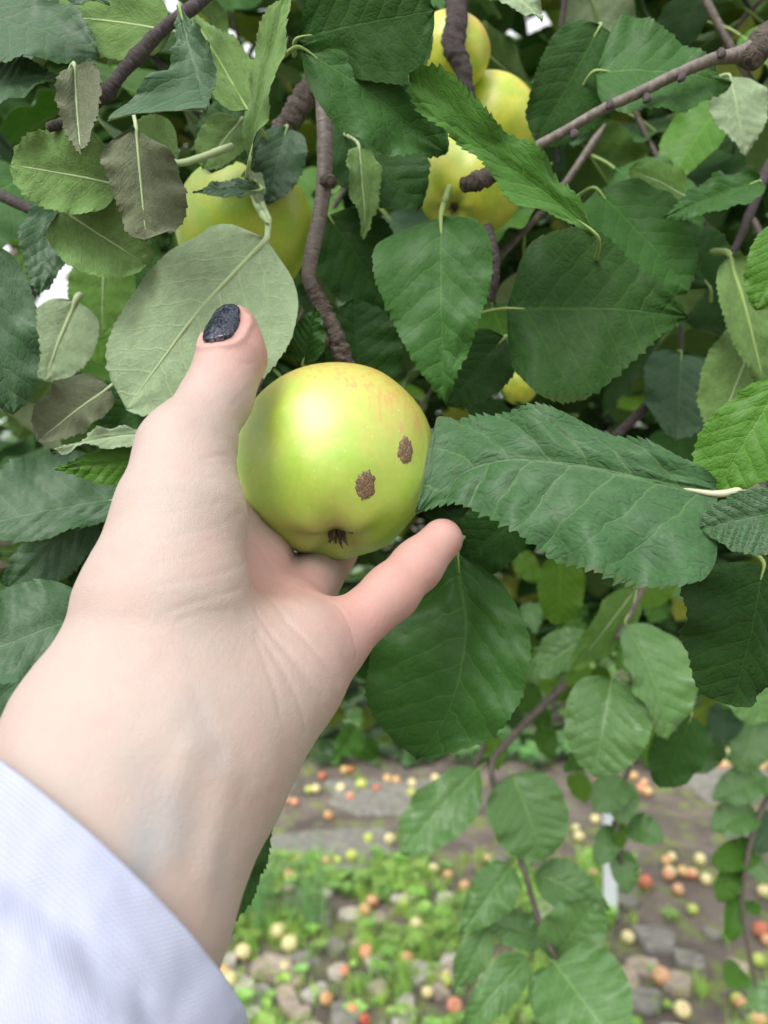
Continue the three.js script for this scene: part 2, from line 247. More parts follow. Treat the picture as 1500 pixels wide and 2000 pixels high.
{
  const green = (n, r, g, b) => new THREE.MeshPhysicalMaterial({ name: n, color: lin(r, g, b), roughness: 0.9, transmission: 0.35, thickness: 0, side: THREE.DoubleSide, clearcoat: 0.25, clearcoatRoughness: 0.5 });
  const r = rng(77), o = new THREE.Object3D(), c = new THREE.Color();
  const spread = (name, label, geo, mat, count, where, size, vary) => {
    const m = new THREE.InstancedMesh(geo, mat, count); m.name = name; m.castShadow = m.receiveShadow = true;
    for (let i = 0; i < count; i++) { const p = where(); o.position.set(p[0], 0.0, p[1]); o.rotation.set(0, r() * 6.28, 0); const s = size * (0.6 + r() * 0.8); o.scale.set(s, s * (0.8 + r() * 0.5), s); o.updateMatrix(); m.setMatrixAt(i, o.matrix); const k = 1 - vary + r() * 2 * vary; c.setRGB(k * (0.85 + r() * 0.3), k, k * (0.7 + r() * 0.4)); m.setColorAt(i, c); }
    scene.add(m); tag(m, label, 'grass', null, 'stuff'); return m;
  };
  // grassy bed in front of the path on the side of the arm; soil patch on the other side stays nearly bare
  const bed = () => { for (;;) { const x = -2.2 + r() * 4.2, z = -1.6 - r() * 1.55, px = 750 + x / -z * FOCAL, k = noise2(x * 2.1 + 3, z * 2.1) + 0.35 * noise2(x * 7, z * 7); if (px > 1220 && z < -2.15) { if (r() > 0.06) continue; } if (k < 0.02 && r() > 0.12) continue; return [x, z]; } };
  spread('grass', 'short bright green grass between the flat stones', bladeGeo(9, 0.07, 0.006, 3), green('grass_green', 0.36, 0.58, 0.12), 5200, bed, 0.75, 0.3);
  spread('weeds', 'low broad-leaved green weeds covering the soil', weedGeo(4), green('weed_green', 0.30, 0.52, 0.11), 1400, bed, 0.72, 0.35);
  const tall = () => { const p = onGround(480 + r() * 150, 1770 + r() * 60); return [p.x + (r() - 0.5) * 0.05, p.z]; };
  spread('tall_grass', 'clump of long thin blue-green grass blades beside the path', bladeGeo(5, 0.30, 0.006, 9, 0.5), green('tall_green', 0.20, 0.42, 0.16), 26, tall, 1.0, 0.2);
  const verge = () => [-3.5 + r() * 8, -4.12 - r() * 0.5];
  spread('verge_weeds', 'dark green weeds along the far side of the path', weedGeo(8), green('verge_green', 0.10, 0.26, 0.06), 700, verge, 1.6, 0.3);
}
// white stake standing on the soil
{
  const f = onGround(1192, 1790), stake = new THREE.Group(); stake.name = 'garden_stake'; stake.position.copy(f); scene.add(stake);
  tag(stake, 'white painted wooden stake standing in the soil behind the leaves', 'stake');
  const g = new THREE.BoxGeometry(0.045, 0.52, 0.022, 2, 8, 1); const p = g.attributes.position; for (let i = 0; i < p.count; i++) { const y = p.getY(i); p.setX(i, p.getX(i) * (y < -0.2 ? 0.75 : 1)); } g.translate(0, 0.24, 0);
  mesh('post', g, new THREE.MeshStandardMaterial({ name: 'white_paint', color: lin(0.78, 0.8, 0.86), roughness: 0.6 }), stake).rotation.z = 0.02;
}

// ---------------------------------------------------------------- apples
function appleGeo(R, H, { seg = 64, rows = 48, lobe = 0.02, seed = 1, stemDip = 0.30, calyxDip = 0.17, taper = 0.1, lump = 0.015 } = {}) {
  // y up is the stalk end; the eye (calyx) is below
  const pos = [], uv = [], idx = [];
  for (let j = 0; j <= rows; j++) for (let i = 0; i <= seg; i++) {
    const a = i % seg / seg * 6.283185, t = j / rows * Math.PI, st = Math.sin(t), ct = -Math.cos(t);
    let q = Math.pow(st, 0.86) * (1 + taper * ct), y = ct * H * 0.5;
    const low = smooth(0.1, -0.9, ct);
    const l = 1 + lobe * Math.cos(5 * a + seed) * low * 1.6 + lump * noise3(Math.cos(a) * st * 1.3 + seed, ct * 1.3, Math.sin(a) * st * 1.3);
    y -= stemDip * R * Math.exp(-((q / 0.34) ** 2)) * (ct > 0 ? 1 : 0);
    if (ct < 0) y += calyxDip * R * Math.exp(-((q / 0.24) ** 2)) + lobe * 0.9 * R * Math.cos(5 * a + seed) * Math.exp(-(((q - 0.42) / 0.25) ** 2));
    pos.push(Math.cos(a) * q * R * l, y * (1 + lump * 0.5 * noise3(Math.cos(a) + seed, 3, Math.sin(a))), Math.sin(a) * q * R * l); uv.push(i / seg, j / rows);
  }
  for (let j = 0; j < rows; j++) for (let i = 0; i < seg; i++) { const a = j * (seg + 1) + i, b = a + 1, c = a + seg + 1, d = c + 1; idx.push(a, c, b, b, c, d); }
  const g = new THREE.BufferGeometry(); g.setAttribute('position', new THREE.Float32BufferAttribute(pos, 3)); g.setAttribute('uv', new THREE.Float32BufferAttribute(uv, 2)); g.setIndex(idx); g.computeVertexNormals();
  const n = g.attributes.normal; for (let j = 0; j <= rows; j++) { const a = j * (seg + 1), b = a + seg; let x = n.getX(a) + n.getX(b), y = n.getY(a) + n.getY(b), z = n.getZ(a) + n.getZ(b); if (j === 0) { x = z = 0; y = -1; } if (j === rows) { x = z = 0; y = 1; } const l = Math.hypot(x, y, z) || 1; n.setXYZ(a, x / l, y / l, z / l); n.setXYZ(b, x / l, y / l, z / l); if (j === 0 || j === rows) for (let i = 0; i <= seg; i++) n.setXYZ(a + i, 0, y, 0); }
  return g;
}
function appleSkin(name, ground_, yellow, blush, { blushAt = 0.25, amount = 0.6, streak = 0.5, seed = 0, W = 512, rough = 0.3, from = 0.25, dots = 0.3, coat = 0.45 } = {}) {
  const map = dataTex(W, W / 2, (u, v) => {
    const a = u * 6.2832, st = Math.sin(v * Math.PI), x = Math.cos(a) * st, y = -Math.cos(v * Math.PI), z = Math.sin(a) * st;
    const n = fbm3(x * 1.6 + seed, y * 1.6, z * 1.6, 4), m = fbm3(x * 3 + 9 + seed, y * 1.4, z * 3, 4);
    let c = mix3(ground_, yellow, clamp(0.45 + n * 1.1 + (y > 0.35 ? (y - 0.35) * 0.6 : 0)));
    const side = Math.cos(a - blushAt * 6.2832) * st * 0.5 + y * 0.9, w = Math.min(1, smooth(from, 0.95, side + m * 0.5) * amount);
    c = mix3(c, mix3(yellow, blush, 0.55), w * 0.8);
    const s = noise3(x * 13 + seed, y * 1.6, z * 13) + 0.5 * noise3(x * 30, y * 3.5 + seed, z * 30); c = mix3(c, blush, smooth(0.55, 1.05, s + w * 0.5) * smooth(0.1, 0.8, side + m * 0.4) * streak);
    const d = worley(u * 46, v * 24, 7 + seed), k = d[1] > 0.55 ? 1 - smooth(0.05, 0.11, d[2]) : 0; c = mix3(c, [0.85, 0.85, 0.55], k * dots);
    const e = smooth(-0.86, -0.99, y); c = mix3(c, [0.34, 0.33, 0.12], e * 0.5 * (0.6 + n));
    c = mix3(c, c.map((q) => q * 0.86), clamp(0.5 + fbm3(x * 9, y * 9, z * 9, 3)) * 0.5);
    return S3(c);
  }, true);
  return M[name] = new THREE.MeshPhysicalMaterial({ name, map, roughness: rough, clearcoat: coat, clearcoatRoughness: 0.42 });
}
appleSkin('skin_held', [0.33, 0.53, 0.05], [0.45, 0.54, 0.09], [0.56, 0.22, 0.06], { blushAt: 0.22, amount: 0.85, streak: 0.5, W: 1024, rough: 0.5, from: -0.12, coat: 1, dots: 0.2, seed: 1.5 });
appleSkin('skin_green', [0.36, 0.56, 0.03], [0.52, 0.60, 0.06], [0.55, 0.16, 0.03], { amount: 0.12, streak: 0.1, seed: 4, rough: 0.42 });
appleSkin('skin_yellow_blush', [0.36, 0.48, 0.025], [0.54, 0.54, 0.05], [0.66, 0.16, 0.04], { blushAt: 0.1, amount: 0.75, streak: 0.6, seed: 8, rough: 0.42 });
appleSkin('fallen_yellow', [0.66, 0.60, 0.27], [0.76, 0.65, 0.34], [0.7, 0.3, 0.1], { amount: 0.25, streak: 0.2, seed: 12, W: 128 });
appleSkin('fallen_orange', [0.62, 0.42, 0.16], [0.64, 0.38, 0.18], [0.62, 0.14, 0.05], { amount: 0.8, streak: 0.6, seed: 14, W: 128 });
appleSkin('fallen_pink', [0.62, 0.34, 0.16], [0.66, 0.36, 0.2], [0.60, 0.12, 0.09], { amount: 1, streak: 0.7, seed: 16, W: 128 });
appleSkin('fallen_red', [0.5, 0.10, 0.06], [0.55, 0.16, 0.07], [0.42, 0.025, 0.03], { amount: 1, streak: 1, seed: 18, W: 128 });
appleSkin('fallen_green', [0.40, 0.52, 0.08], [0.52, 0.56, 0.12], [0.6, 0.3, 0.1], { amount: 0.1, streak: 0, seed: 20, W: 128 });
M.calyx = new THREE.MeshStandardMaterial({ name: 'calyx_brown', color: lin(0.10, 0.075, 0.045), roughness: 0.95 });
M.calyx_green = new THREE.MeshStandardMaterial({ name: 'calyx_green', color: lin(0.24, 0.26, 0.10), roughness: 0.9 });
M.stalk = new THREE.MeshStandardMaterial({ name: 'stalk', color: lin(0.22, 0.2, 0.09), roughness: 0.8 });
function calyx(parent, R, y0, seed) {
  const r = rng(seed), gs = [];
  for (let i = 0; i < 11; i++) { const a = i / 11 * 6.28 + r() * 0.8, l = R * (0.09 + r() * 0.10), g = new THREE.ConeGeometry(R * 0.04, l, 5, 3); const p = g.attributes.position; for (let k = 0; k < p.count; k++) { const t = p.getY(k) / l + 0.5; p.setX(k, p.getX(k) * 1.5 + l * 0.5 * t * t * (r() * 0.3 + 0.5)); p.setZ(k, p.getZ(k) * 0.5 + 0.02 * R * (r() - 0.5)); } g.rotateZ(Math.PI); g.scale(-1, 1, 1); const ix = g.index; for (let k = 0; k < ix.count; k += 3) { const q = ix.getX(k); ix.setX(k, ix.getX(k + 2)); ix.setX(k + 2, q); } g.translate(R * 0.045, -l * 0.4, 0); g.rotateY(a); gs.push(g); }
  const m = mergeGeometries(gs.map((g) => g)); m.computeVertexNormals(); const c = mesh('calyx', m, M.calyx, parent); c.position.y = y0;
  const tip = new THREE.ConeGeometry(R * 0.05, R * 0.17, 6); tip.rotateX(2.4); tip.translate(R * 0.10, -R * 0.02, R * 0.09); const t = mesh('calyx_lobe', tip, M.calyx_green, parent); t.position.y = y0; return c;
}
function apple(label, group, centre, R, H, stemDir, skin, o = {}) {
  const root = new THREE.Group(); root.name = numbered('apple'); root.position.copy(centre); scene.add(root); tag(root, label, 'apple', group);
  root.quaternion.setFromUnitVectors(V3(0, 1, 0), stemDir.clone().normalize()); if (o.spin) root.rotateY(o.spin);
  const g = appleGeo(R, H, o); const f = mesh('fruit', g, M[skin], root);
  const y0 = -H * 0.5 + (o.calyxDip ?? 0.17) * R; calyx(root, R, y0, (o.seed ?? 1) + 3);
  const sy = H * 0.5 - (o.stemDip ?? 0.3) * R; mesh('stalk', sweep([V3(0, sy - 0.003, 0), V3(0.001, sy + 0.006, 0.001), V3(0.002, sy + (o.stalk ?? 0.014), 0.002)], [0.0012, 0.0011, 0.0016], { seg: 8, sides: 7 }), M.stalk, root);
  return root;
}
const held = { c: at(656, 905, 0.285), R: 0.0364 };
{
  const stem = turn(-0.04, 0.88, -0.47).normalize();
  const a = apple('large yellow-green apple with two brown scabs held in the hand', null, held.c, held.R, 0.0685, stem, 'skin_held', { lobe: 0.025, calyxDip: 0.17, seed: 2.1, rows: 72, seg: 96, spin: 0.5, taper: 0.06, stalk: 0.013 });
  // two dry scabs: cracked brown patches lying on the skin
  a.updateMatrixWorld(true);
  const fruit = a.children[0], ray = new THREE.Raycaster();
  const SCAB = dataTex(128, 128, (u, v) => { const w = worley(u * 7 + 0.4 * noise2(u * 9, v * 9), v * 9 + 0.4 * noise2(u * 9 + 5, v * 9), 31), n = fbm2(u * 14, v * 14, 3); let c = mix3([0.13, 0.085, 0.05], [0.30, 0.20, 0.115], clamp(0.5 + n)); c = mix3(c, [0.42, 0.29, 0.16], smooth(0.25, 0.02, w[0]) * (w[1] > 0.35 ? 0.8 : 0)); return S3(c); }, true);
  const SCAB_B = dataTex(128, 128, (u, v) => { const w = worley(u * 7 + 0.4 * noise2(u * 9, v * 9), v * 9 + 0.4 * noise2(u * 9 + 5, v * 9), 31), h = 0.4 + 0.5 * smooth(0.02, 0.3, 0.35 - w[0]) + 0.2 * noise2(u * 40, v * 40); return [h, h, h]; });
  M.scab = new THREE.MeshStandardMaterial({ name: 'scab', map: SCAB, bumpMap: SCAB_B, bumpScale: 0.0008, roughness: 0.95 });
  const scab = (px, py, w, h, seed, label) => {
    const eye = V3(0, CAMERA_HEIGHT, 0), pick = (x, y) => { ray.set(eye, at(x, y, 1).sub(eye).normalize()); const k = ray.intersectObject(fruit)[0]; return k; };
    const k0 = pick(px, py), n0 = k0.face.normal.clone().transformDirection(fruit.matrixWorld), ax = V3().crossVectors(V3(0, 1, 0), n0).normalize(), ay = V3().crossVectors(n0, ax), s = 0.262 / FOCAL;
    const pos = [], uv = [], idx = [], N = 28, RR = 4; const p = k0.point;
    for (let j = 0; j <= RR; j++) for (let i = 0; i < N; i++) {
      const an = i / N * 6.2832, e = (1 + 0.22 * noise2(Math.cos(an) * 1.6 + seed, Math.sin(an) * 1.6) + 0.09 * noise2(an * 4, seed)) * j / RR, x = Math.cos(an) * e * w / 2, y = Math.sin(an) * e * h / 2;
      const q = p.clone().addScaledVector(ax, x * s).addScaledVector(ay, y * s); ray.set(q.clone().addScaledVector(n0, 0.02), n0.clone().negate()); const hit = ray.intersectObject(fruit)[0], hp = hit ? hit.point : q;
      hp.addScaledVector(n0, j === RR ? -0.00025 : 0.00035 + 0.0002 * noise2(x * 0.3, y * 0.3 + seed)); a.worldToLocal(hp); pos.push(hp.x, hp.y, hp.z); uv.push(0.5 + x / w * 0.9, 0.5 + y / h * 0.9);
    }
    for (let j = 0; j < RR; j++) for (let i = 0; i < N; i++) { const A = j * N + i, B = j * N + (i + 1) % N; idx.push(A, A + N, B, B, A + N, B + N); }
    const g = new THREE.BufferGeometry(); g.setAttribute('position', new THREE.Float32BufferAttribute(pos, 3)); g.setAttribute('uv', new THREE.Float32BufferAttribute(uv, 2)); g.setIndex(idx); g.computeVertexNormals(); const m = mesh('scab', g, M.scab, a); m.userData.label = label;
  };
  scab(715, 948, 45, 62, 3, 'dark cracked scab nearer the eye of the apple');
  scab(792, 880, 44, 60, 8, 'lighter brown scab nearer the serrated leaf');
}
apple('green apple behind the pale leaf, hanging at the rough branch', null, at(478, 452, 0.356), 0.0312, 0.058, turn(0.05, 0.98, -0.15), 'skin_green', { seed: 5, spin: 1, stalk: 0.02 });
apple('yellow apple with a dark eye hanging just above the veined leaf', null, at(918, 362, 0.385), 0.0262, 0.050, turn(0.42, 0.72, -0.55), 'skin_yellow_blush', { seed: 7, spin: 2.4, lobe: 0.03 });
apple('yellow apple with red streaks behind the folded leaf, above another apple', null, at(955, 250, 0.43), 0.0272, 0.052, turn(0.2, 0.9, -0.2), 'skin_yellow_blush', { seed: 13, spin: 0.9 });
apple('small yellow apple half hidden behind the dark upright twig', null, at(878, 110, 0.40), 0.0205, 0.038, turn(0.1, 0.95, -0.1), 'skin_yellow_blush', { seed: 9, spin: 0.3 });
apple('yellow apple peeping out between the two broad dark leaves', null, at(1014, 756, 0.42), 0.010, 0.019, turn(0.1, 0.95, -0.1), 'skin_yellow_blush', { seed: 11, spin: 3 });

// fallen apples: [photo x, y, radius in photo, colour]
const fallenGeo = [0, 1, 2].map((s) => appleGeo(1, 1.84, { seg: 24, rows: 18, lobe: 0.03, seed: 3 + s * 2 }));
function fallen(px, py, rp, skin, label, group, i) {
  const r = rng(900 + i); let c = onGround(px, py + rp * 0.25, 0.02), R = clamp(rp / FOCAL * -c.z, 0.018, 0.034); c = onGround(px, py, R * 0.9);
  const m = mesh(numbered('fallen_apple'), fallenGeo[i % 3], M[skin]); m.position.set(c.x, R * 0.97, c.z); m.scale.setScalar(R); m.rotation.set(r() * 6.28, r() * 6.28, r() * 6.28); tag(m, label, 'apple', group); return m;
}
{
  let i = 0; const one = (px, py, rp, s, l) => fallen(px, py, rp, 'fallen_' + s, l, 'fallen apples lying on the ground', i++);
  one(543, 1819, 17, 'yellow', 'pale yellow fallen apple, upper one of the touching pair on the weeds');
  one(566, 1843, 17, 'yellow', 'pale yellow fallen apple, lower one of the touching pair on the weeds');
  one(475, 1860, 17, 'yellow', 'pale yellow fallen apple close beside the wrist');
  one(436, 1898, 15, 'orange', 'orange-red fallen apple partly behind the white cuff');
  one(447, 1914, 17, 'yellow', 'yellow fallen apple right beside the white cuff');
  one(502, 1793, 13, 'pink', 'pink fallen apple in the weeds above the pale pair');
  one(715, 1860, 15, 'orange', 'deep orange fallen apple alone among the grass and stones');
  one(813, 1806, 14, 'yellow', 'yellow fallen apple alone among the weeds below the path');
  one(726, 1761, 13, 'pink', 'upper pink-orange apple of the close pair in the weeds');
  one(712, 1779, 13, 'orange', 'lower orange apple of the close pair in the weeds');
  one(687, 1976, 14, 'orange', 'orange-yellow fallen apple at the bottom edge between the stones');
  one(637, 1951, 13, 'orange', 'pale orange fallen apple wedged between flat stones');
  one(887, 1965, 16, 'pink', 'red-orange fallen apple beside the lowest narrow leaf');
  one(711, 1992, 11, 'red', 'dark red fallen apple cut by the bottom edge of the picture');
  one(846, 1697, 11, 'yellow', 'cream fallen apple where the grass meets the path');
  one(874, 1709, 10, 'pink', 'small pink fallen apple beside the cream one');
  one(907, 1731, 12, 'pink', 'pink-red fallen apple beside the hanging sprig');
  one(720, 1638, 11, 'green', 'green fallen apple on the mossy slab');
  one(761, 1639, 11, 'yellow', 'yellow-orange fallen apple next to the green one on the slab');
  one(687, 1673, 13, 'green', 'yellow-green fallen apple on the near edge of the slab');
  one(660, 1681, 10, 'green', 'dull green fallen apple on the near edge of the slab');
  one(641, 1593, 9, 'orange', 'small orange fallen apple on the slab by the tall grass');
  one(583, 1683, 11, 'orange', 'orange fallen apple inside the tall grass clump');
  one(565, 1711, 11, 'orange', 'orange fallen apple at the foot of the tall grass');
  one(1131, 1635, 11, 'yellow', 'yellow fallen apple on the slab by the white stake');
  one(1260, 1723, 14, 'red', 'bright red fallen apple on dark soil beside the stake');
  one(1308, 1705, 13, 'yellow', 'cream apple at the near end of the heap on the path edge');
  one(1334, 1703, 12, 'orange', 'orange apple in the middle of the heap on the path edge');
  one(1352, 1707, 12, 'pink', 'pinkish apple in the heap on the path edge');
  one(1367, 1679, 12, 'yellow', 'yellow-orange apple at the back of the heap on the path edge');
  one(1379, 1718, 12, 'yellow', 'pale yellow apple at the far end of the heap on the path edge');
  one(1325, 1738, 12, 'pink', 'pink fallen apple on dark soil below the heap');
  one(1353, 1776, 11, 'green', 'green-yellow fallen apple in the small weed patch on dark soil');
  one(1409, 1727, 12, 'yellow', 'pale yellow fallen apple behind the light green leaves');
  one(1486, 1817, 16, 'red', 'crimson fallen apple at the edge of the picture on dark soil');
  one(1494, 1742, 14, 'yellow', 'cream fallen apple at the edge of the picture above the crimson one');
  one(1498, 1837, 12, 'pink', 'pink fallen apple just below the crimson one');
  one(1226, 1831, 13, 'yellow', 'yellow fallen apple leaning against the large grey stone');
  one(1291, 1907, 18, 'pink', 'large red-orange fallen apple between flat stones');
  one(1332, 1973, 17, 'yellow', 'yellow-orange fallen apple low on the dark soil');
  one(1447, 1960, 13, 'pink', 'pink fallen apple behind the small round leaf');
  one(1484, 1966, 14, 'green', 'greenish fallen apple behind the small round leaf');
  one(1482, 1996, 20, 'orange', 'orange fallen apple cut by the lower corner of the picture');
  one(1010, 1948, 14, 'orange', 'orange fallen apple between the two long hanging leaves');
  one(1064, 1917, 14, 'orange', 'orange fallen apple beside the broad hanging leaf');
  one(951, 1682, 12, 'orange', 'orange-yellow fallen apple on the slab behind the hanging sprig');
  one(1160, 1708, 11, 'pink', 'red-orange fallen apple just beside the white stake');
  const far = [[617, 1541, 9, 'yellow'], [603, 1543, 8, 'green'], [665, 1540, 9, 'yellow'], [706, 1533, 12, 'green'], [735, 1540, 8, 'red'], [684, 1556, 9, 'pink'], [629, 1516, 8, 'red'], [757, 1521, 9, 'orange'], [774, 1524, 9, 'orange'], [805, 1530, 9, 'yellow'], [803, 1549, 9, 'green'], [672, 1504, 8, 'orange'], [684, 1503, 7, 'red'], [560, 1563, 8, 'pink'], [575, 1567, 8, 'pink'], [541, 1565, 8, 'green'], [850, 1520, 9, 'yellow'], [880, 1530, 9, 'pink'], [1238, 1516, 9, 'orange'], [1251, 1541, 10, 'pink'], [1265, 1546, 10, 'orange'], [1258, 1530, 9, 'pink'], [1325, 1526, 9, 'pink'], [1385, 1447, 10, 'orange'], [1170, 1518, 9, 'pink'], [1163, 1600, 10, 'yellow'], [1125, 1618, 8, 'yellow']];
  for (const [x, y, r, s] of far) fallen(x, y, r, 'fallen_' + s, { yellow: 'yellow', green: 'green', red: 'red', pink: 'pink', orange: 'orange' }[s] + ' fallen apple, small and blurred, beyond the stone path', 'distant fallen ' + s + ' apples beyond the path', i++);
  const r = rng(31); for (let k = 0; k < 14; k++) { const s = ['yellow', 'orange', 'pink', 'yellow', 'green'][Math.floor(r() * 5)]; const px = k < 9 ? 470 + r() * 480 : 1190 + r() * 300, py = 1660 + r() * 330; fallen(px, py, 7 + r() * 3 + (py - 1500) * 0.011, 'fallen_' + s, 'small ' + s + ' fallen apple half sunk among the weeds and stones', 'small fallen ' + s + ' apples among the weeds', i++); }
  for (let k = 0; k < 34; k++) { const s = ['yellow', 'orange', 'pink', 'yellow', 'orange'][Math.floor(r() * 5)]; fallen(1385 + r() * 130, 1462 + r() * 36, 9, 'fallen_' + s, s + ' fallen apple in the distant drift along the path under the trees', 'distant drift of fallen ' + s + ' apples', i++); }
}

// ---------------------------------------------------------------- the hand: one continuous skin from a distance field
const J = (px, py, d, r) => { const p = at(px, py, d); return [p.x, p.y, p.z, r * d / FOCAL]; };
const chain = (...j) => { const o = []; for (let i = 0; i + 1 < j.length; i++) o.push([J(...j[i]), J(...j[i + 1])]); return o; };
const capsule = (x, y, z, a, b) => { const dx = b[0] - a[0], dy = b[1] - a[1], dz = b[2] - a[2], px = x - a[0], py = y - a[1], pz = z - a[2]; const t = clamp((px * dx + py * dy + pz * dz) / (dx * dx + dy * dy + dz * dz)); const ex = px - dx * t, ey = py - dy * t, ez = pz - dz * t; return Math.sqrt(ex * ex + ey * ey + ez * ez) - (a[3] + (b[3] - a[3]) * t); };
const smin = (a, b, k) => { const h = Math.max(k - Math.abs(a - b), 0) / k; return Math.min(a, b) - h * h * k * 0.25; };
const HAND = {
  arm: [
    ...chain([190, 1452, 0.190, 158], [66, 1715, 0.171, 172], [-70, 1985, 0.150, 190]),
    ...chain([372, 1522, 0.192, 152], [262, 1790, 0.174, 158], [150, 2080, 0.150, 180]),
    ...chain([281, 1487, 0.196, 160], [160, 1750, 0.176, 170], [40, 2030, 0.152, 190]),
  ],
  palm: [
    ...chain([400, 1478, 0.199, 134], [535, 1335, 0.218, 106], [585, 1278, 0.228, 82], [640, 1250, 0.236, 64]),
    ...chain([370, 1420, 0.212, 112], [572, 1204, 0.247, 62]),
    ...chain([345, 1390, 0.214, 112], [500, 1122, 0.260, 64]),
    ...chain([300, 1370, 0.218, 108], [450, 1050, 0.270, 66]),
  ],
  thumb: chain([275, 1385, 0.200, 168], [322, 1190, 0.211, 160], [352, 1010, 0.221, 117], [362, 884, 0.232, 86], [426, 772, 0.246, 59], [453, 697, 0.254, 57], [459, 640, 0.258, 43]),
  index: chain([450, 1045, 0.272, 58], [462, 945, 0.306, 52], [528, 862, 0.324, 46], [600, 806, 0.326, 40]),
  middle: chain([506, 1112, 0.264, 60], [532, 990, 0.318, 52], [618, 905, 0.334, 46], [688, 862, 0.332, 40]),
  ring: chain([578, 1194, 0.253, 60], [640, 1082, 0.315, 52], [708, 985, 0.333, 45], [762, 918, 0.328, 39]),
  pinky: chain([650, 1258, 0.234, 60], [765, 1156, 0.249, 52], [815, 1104, 0.256, 47], [863, 1054, 0.262, 41]),
};
const many = (x, y, z, list, k) => { let d = 9; for (const [a, b] of list) d = smin(d, capsule(x, y, z, a, b), k); return d; };
function handSDF(x, y, z) {
  let d = many(x, y, z, HAND.palm, 0.014);
  d = smin(d, many(x, y, z, HAND.index, 0.003), 0.006);
  d = smin(d, many(x, y, z, HAND.middle, 0.003), 0.004);
  d = smin(d, many(x, y, z, HAND.ring, 0.003), 0.004);
  d = smin(d, many(x, y, z, HAND.pinky, 0.004), 0.005);
  let a = many(x, y, z, HAND.arm, 0.016);
  d = smin(d, a, 0.022);
  d = smin(d, many(x, y, z, HAND.thumb, 0.008), lerp(0.026, 0.002, smooth(-0.068, -0.014, y - CAMERA_HEIGHT)));
  return d;
}
function grad(p, e = 0.0006) { return V3(handSDF(p.x + e, p.y, p.z) - handSDF(p.x - e, p.y, p.z), handSDF(p.x, p.y + e, p.z) - handSDF(p.x, p.y - e, p.z), handSDF(p.x, p.y, p.z + e) - handSDF(p.x, p.y, p.z - e)).normalize(); }
const EYE = V3(0, CAMERA_HEIGHT, 0);
function onHand(px, py) { const dir = at(px, py, 1).sub(EYE).normalize(); let t = 0.1; for (let i = 0; i < 80; i++) { const p = EYE.clone().addScaledVector(dir, t), d = handSDF(p.x, p.y, p.z); if (d < 0.0001) return p; t += d * 0.9; if (t > 0.5) break; } return null; }
function surfaceNet(f, lo, hi, h) {
  const nx = Math.ceil((hi.x - lo.x) / h) + 1, ny = Math.ceil((hi.y - lo.y) / h) + 1, nz = Math.ceil((hi.z - lo.z) / h) + 1, B = 8;
  const val = new Float32Array(nx * ny * nz), id = (i, j, k) => (k * ny + j) * nx + i, live = [];
  for (let K = 0; K < nz; K += B) for (let Jb = 0; Jb < ny; Jb += B) for (let I = 0; I < nx; I += B) {
    const c = f(lo.x + (I + B / 2) * h, lo.y + (Jb + B / 2) * h, lo.z + (K + B / 2) * h), far = Math.abs(c) > B * h * 0.95 + 0.003;
    if (!far) live.push([I, Jb, K]);
    for (let k = K; k < Math.min(nz, K + B); k++) for (let j = Jb; j < Math.min(ny, Jb + B); j++) for (let i = I; i < Math.min(nx, I + B); i++) val[id(i, j, k)] = far ? c : f(lo.x + i * h, lo.y + j * h, lo.z + k * h);
  }
  const vid = new Map(), pos = [], idx = [];
  const E = [[0, 1], [2, 3], [4, 5], [6, 7], [0, 2], [1, 3], [4, 6], [5, 7], [0, 4], [1, 5], [2, 6], [3, 7]];
  for (const [I, Jb, K] of live) for (let k = K; k < Math.min(nz - 1, K + B); k++) for (let j = Jb; j < Math.min(ny - 1, Jb + B); j++) for (let i = I; i < Math.min(nx - 1, I + B); i++) {
    const c = []; let m = 0; for (let q = 0; q < 8; q++) { const v = val[id(i + (q & 1), j + ((q >> 1) & 1), k + (q >> 2))]; c.push(v); if (v < 0) m |= 1 << q; }
    if (m === 0 || m === 255) continue;
    let x = 0, y = 0, z = 0, n = 0;
    for (const [a, b] of E) { const va = c[a], vb = c[b]; if ((va < 0) === (vb < 0)) continue; const t = va / (va - vb); x += (a & 1) + ((b & 1) - (a & 1)) * t; y += ((a >> 1) & 1) + (((b >> 1) & 1) - ((a >> 1) & 1)) * t; z += (a >> 2) + ((b >> 2) - (a >> 2)) * t; n++; }
    vid.set(id(i, j, k), pos.length / 3); pos.push(lo.x + (i + x / n) * h, lo.y + (j + y / n) * h, lo.z + (k + z / n) * h);
  }
  const quad = (a, b, c, d, flip) => { if (a === undefined || b === undefined || c === undefined || d === undefined) return; if (flip) idx.push(a, c, b, a, d, c); else idx.push(a, b, c, a, c, d); };
  for (const key of vid.keys()) {
    const i = key % nx, j = Math.floor(key / nx) % ny, k = Math.floor(key / (nx * ny)); const v0 = val[key] < 0;
    if (j && k && v0 !== (val[id(i + 1, j, k)] < 0)) quad(vid.get(id(i, j - 1, k - 1)), vid.get(id(i, j, k - 1)), vid.get(key), vid.get(id(i, j - 1, k)), !v0);
    if (i && k && v0 !== (val[id(i, j + 1, k)] < 0)) quad(vid.get(id(i - 1, j, k - 1)), vid.get(id(i - 1, j, k)), vid.get(key), vid.get(id(i, j, k - 1)), !v0);
    if (i && j && v0 !== (val[id(i, j, k + 1)] < 0)) quad(vid.get(id(i - 1, j - 1, k)), vid.get(id(i, j - 1, k)), vid.get(key), vid.get(id(i - 1, j, k)), !v0);
  }
  return { pos, idx };
}
const NAIL = (() => { const c0 = onHand(430, 628), n0 = grad(c0), along = at(444, 600, 0.258).sub(at(450, 700, 0.255)); along.addScaledVector(n0, -along.dot(n0)).normalize(); return { c0, n0, along, side: V3().crossVectors(along, n0).normalize(), w: 0.0072, l: 0.0096 }; })();
const person = new THREE.Group(); person.name = 'person'; scene.add(person);
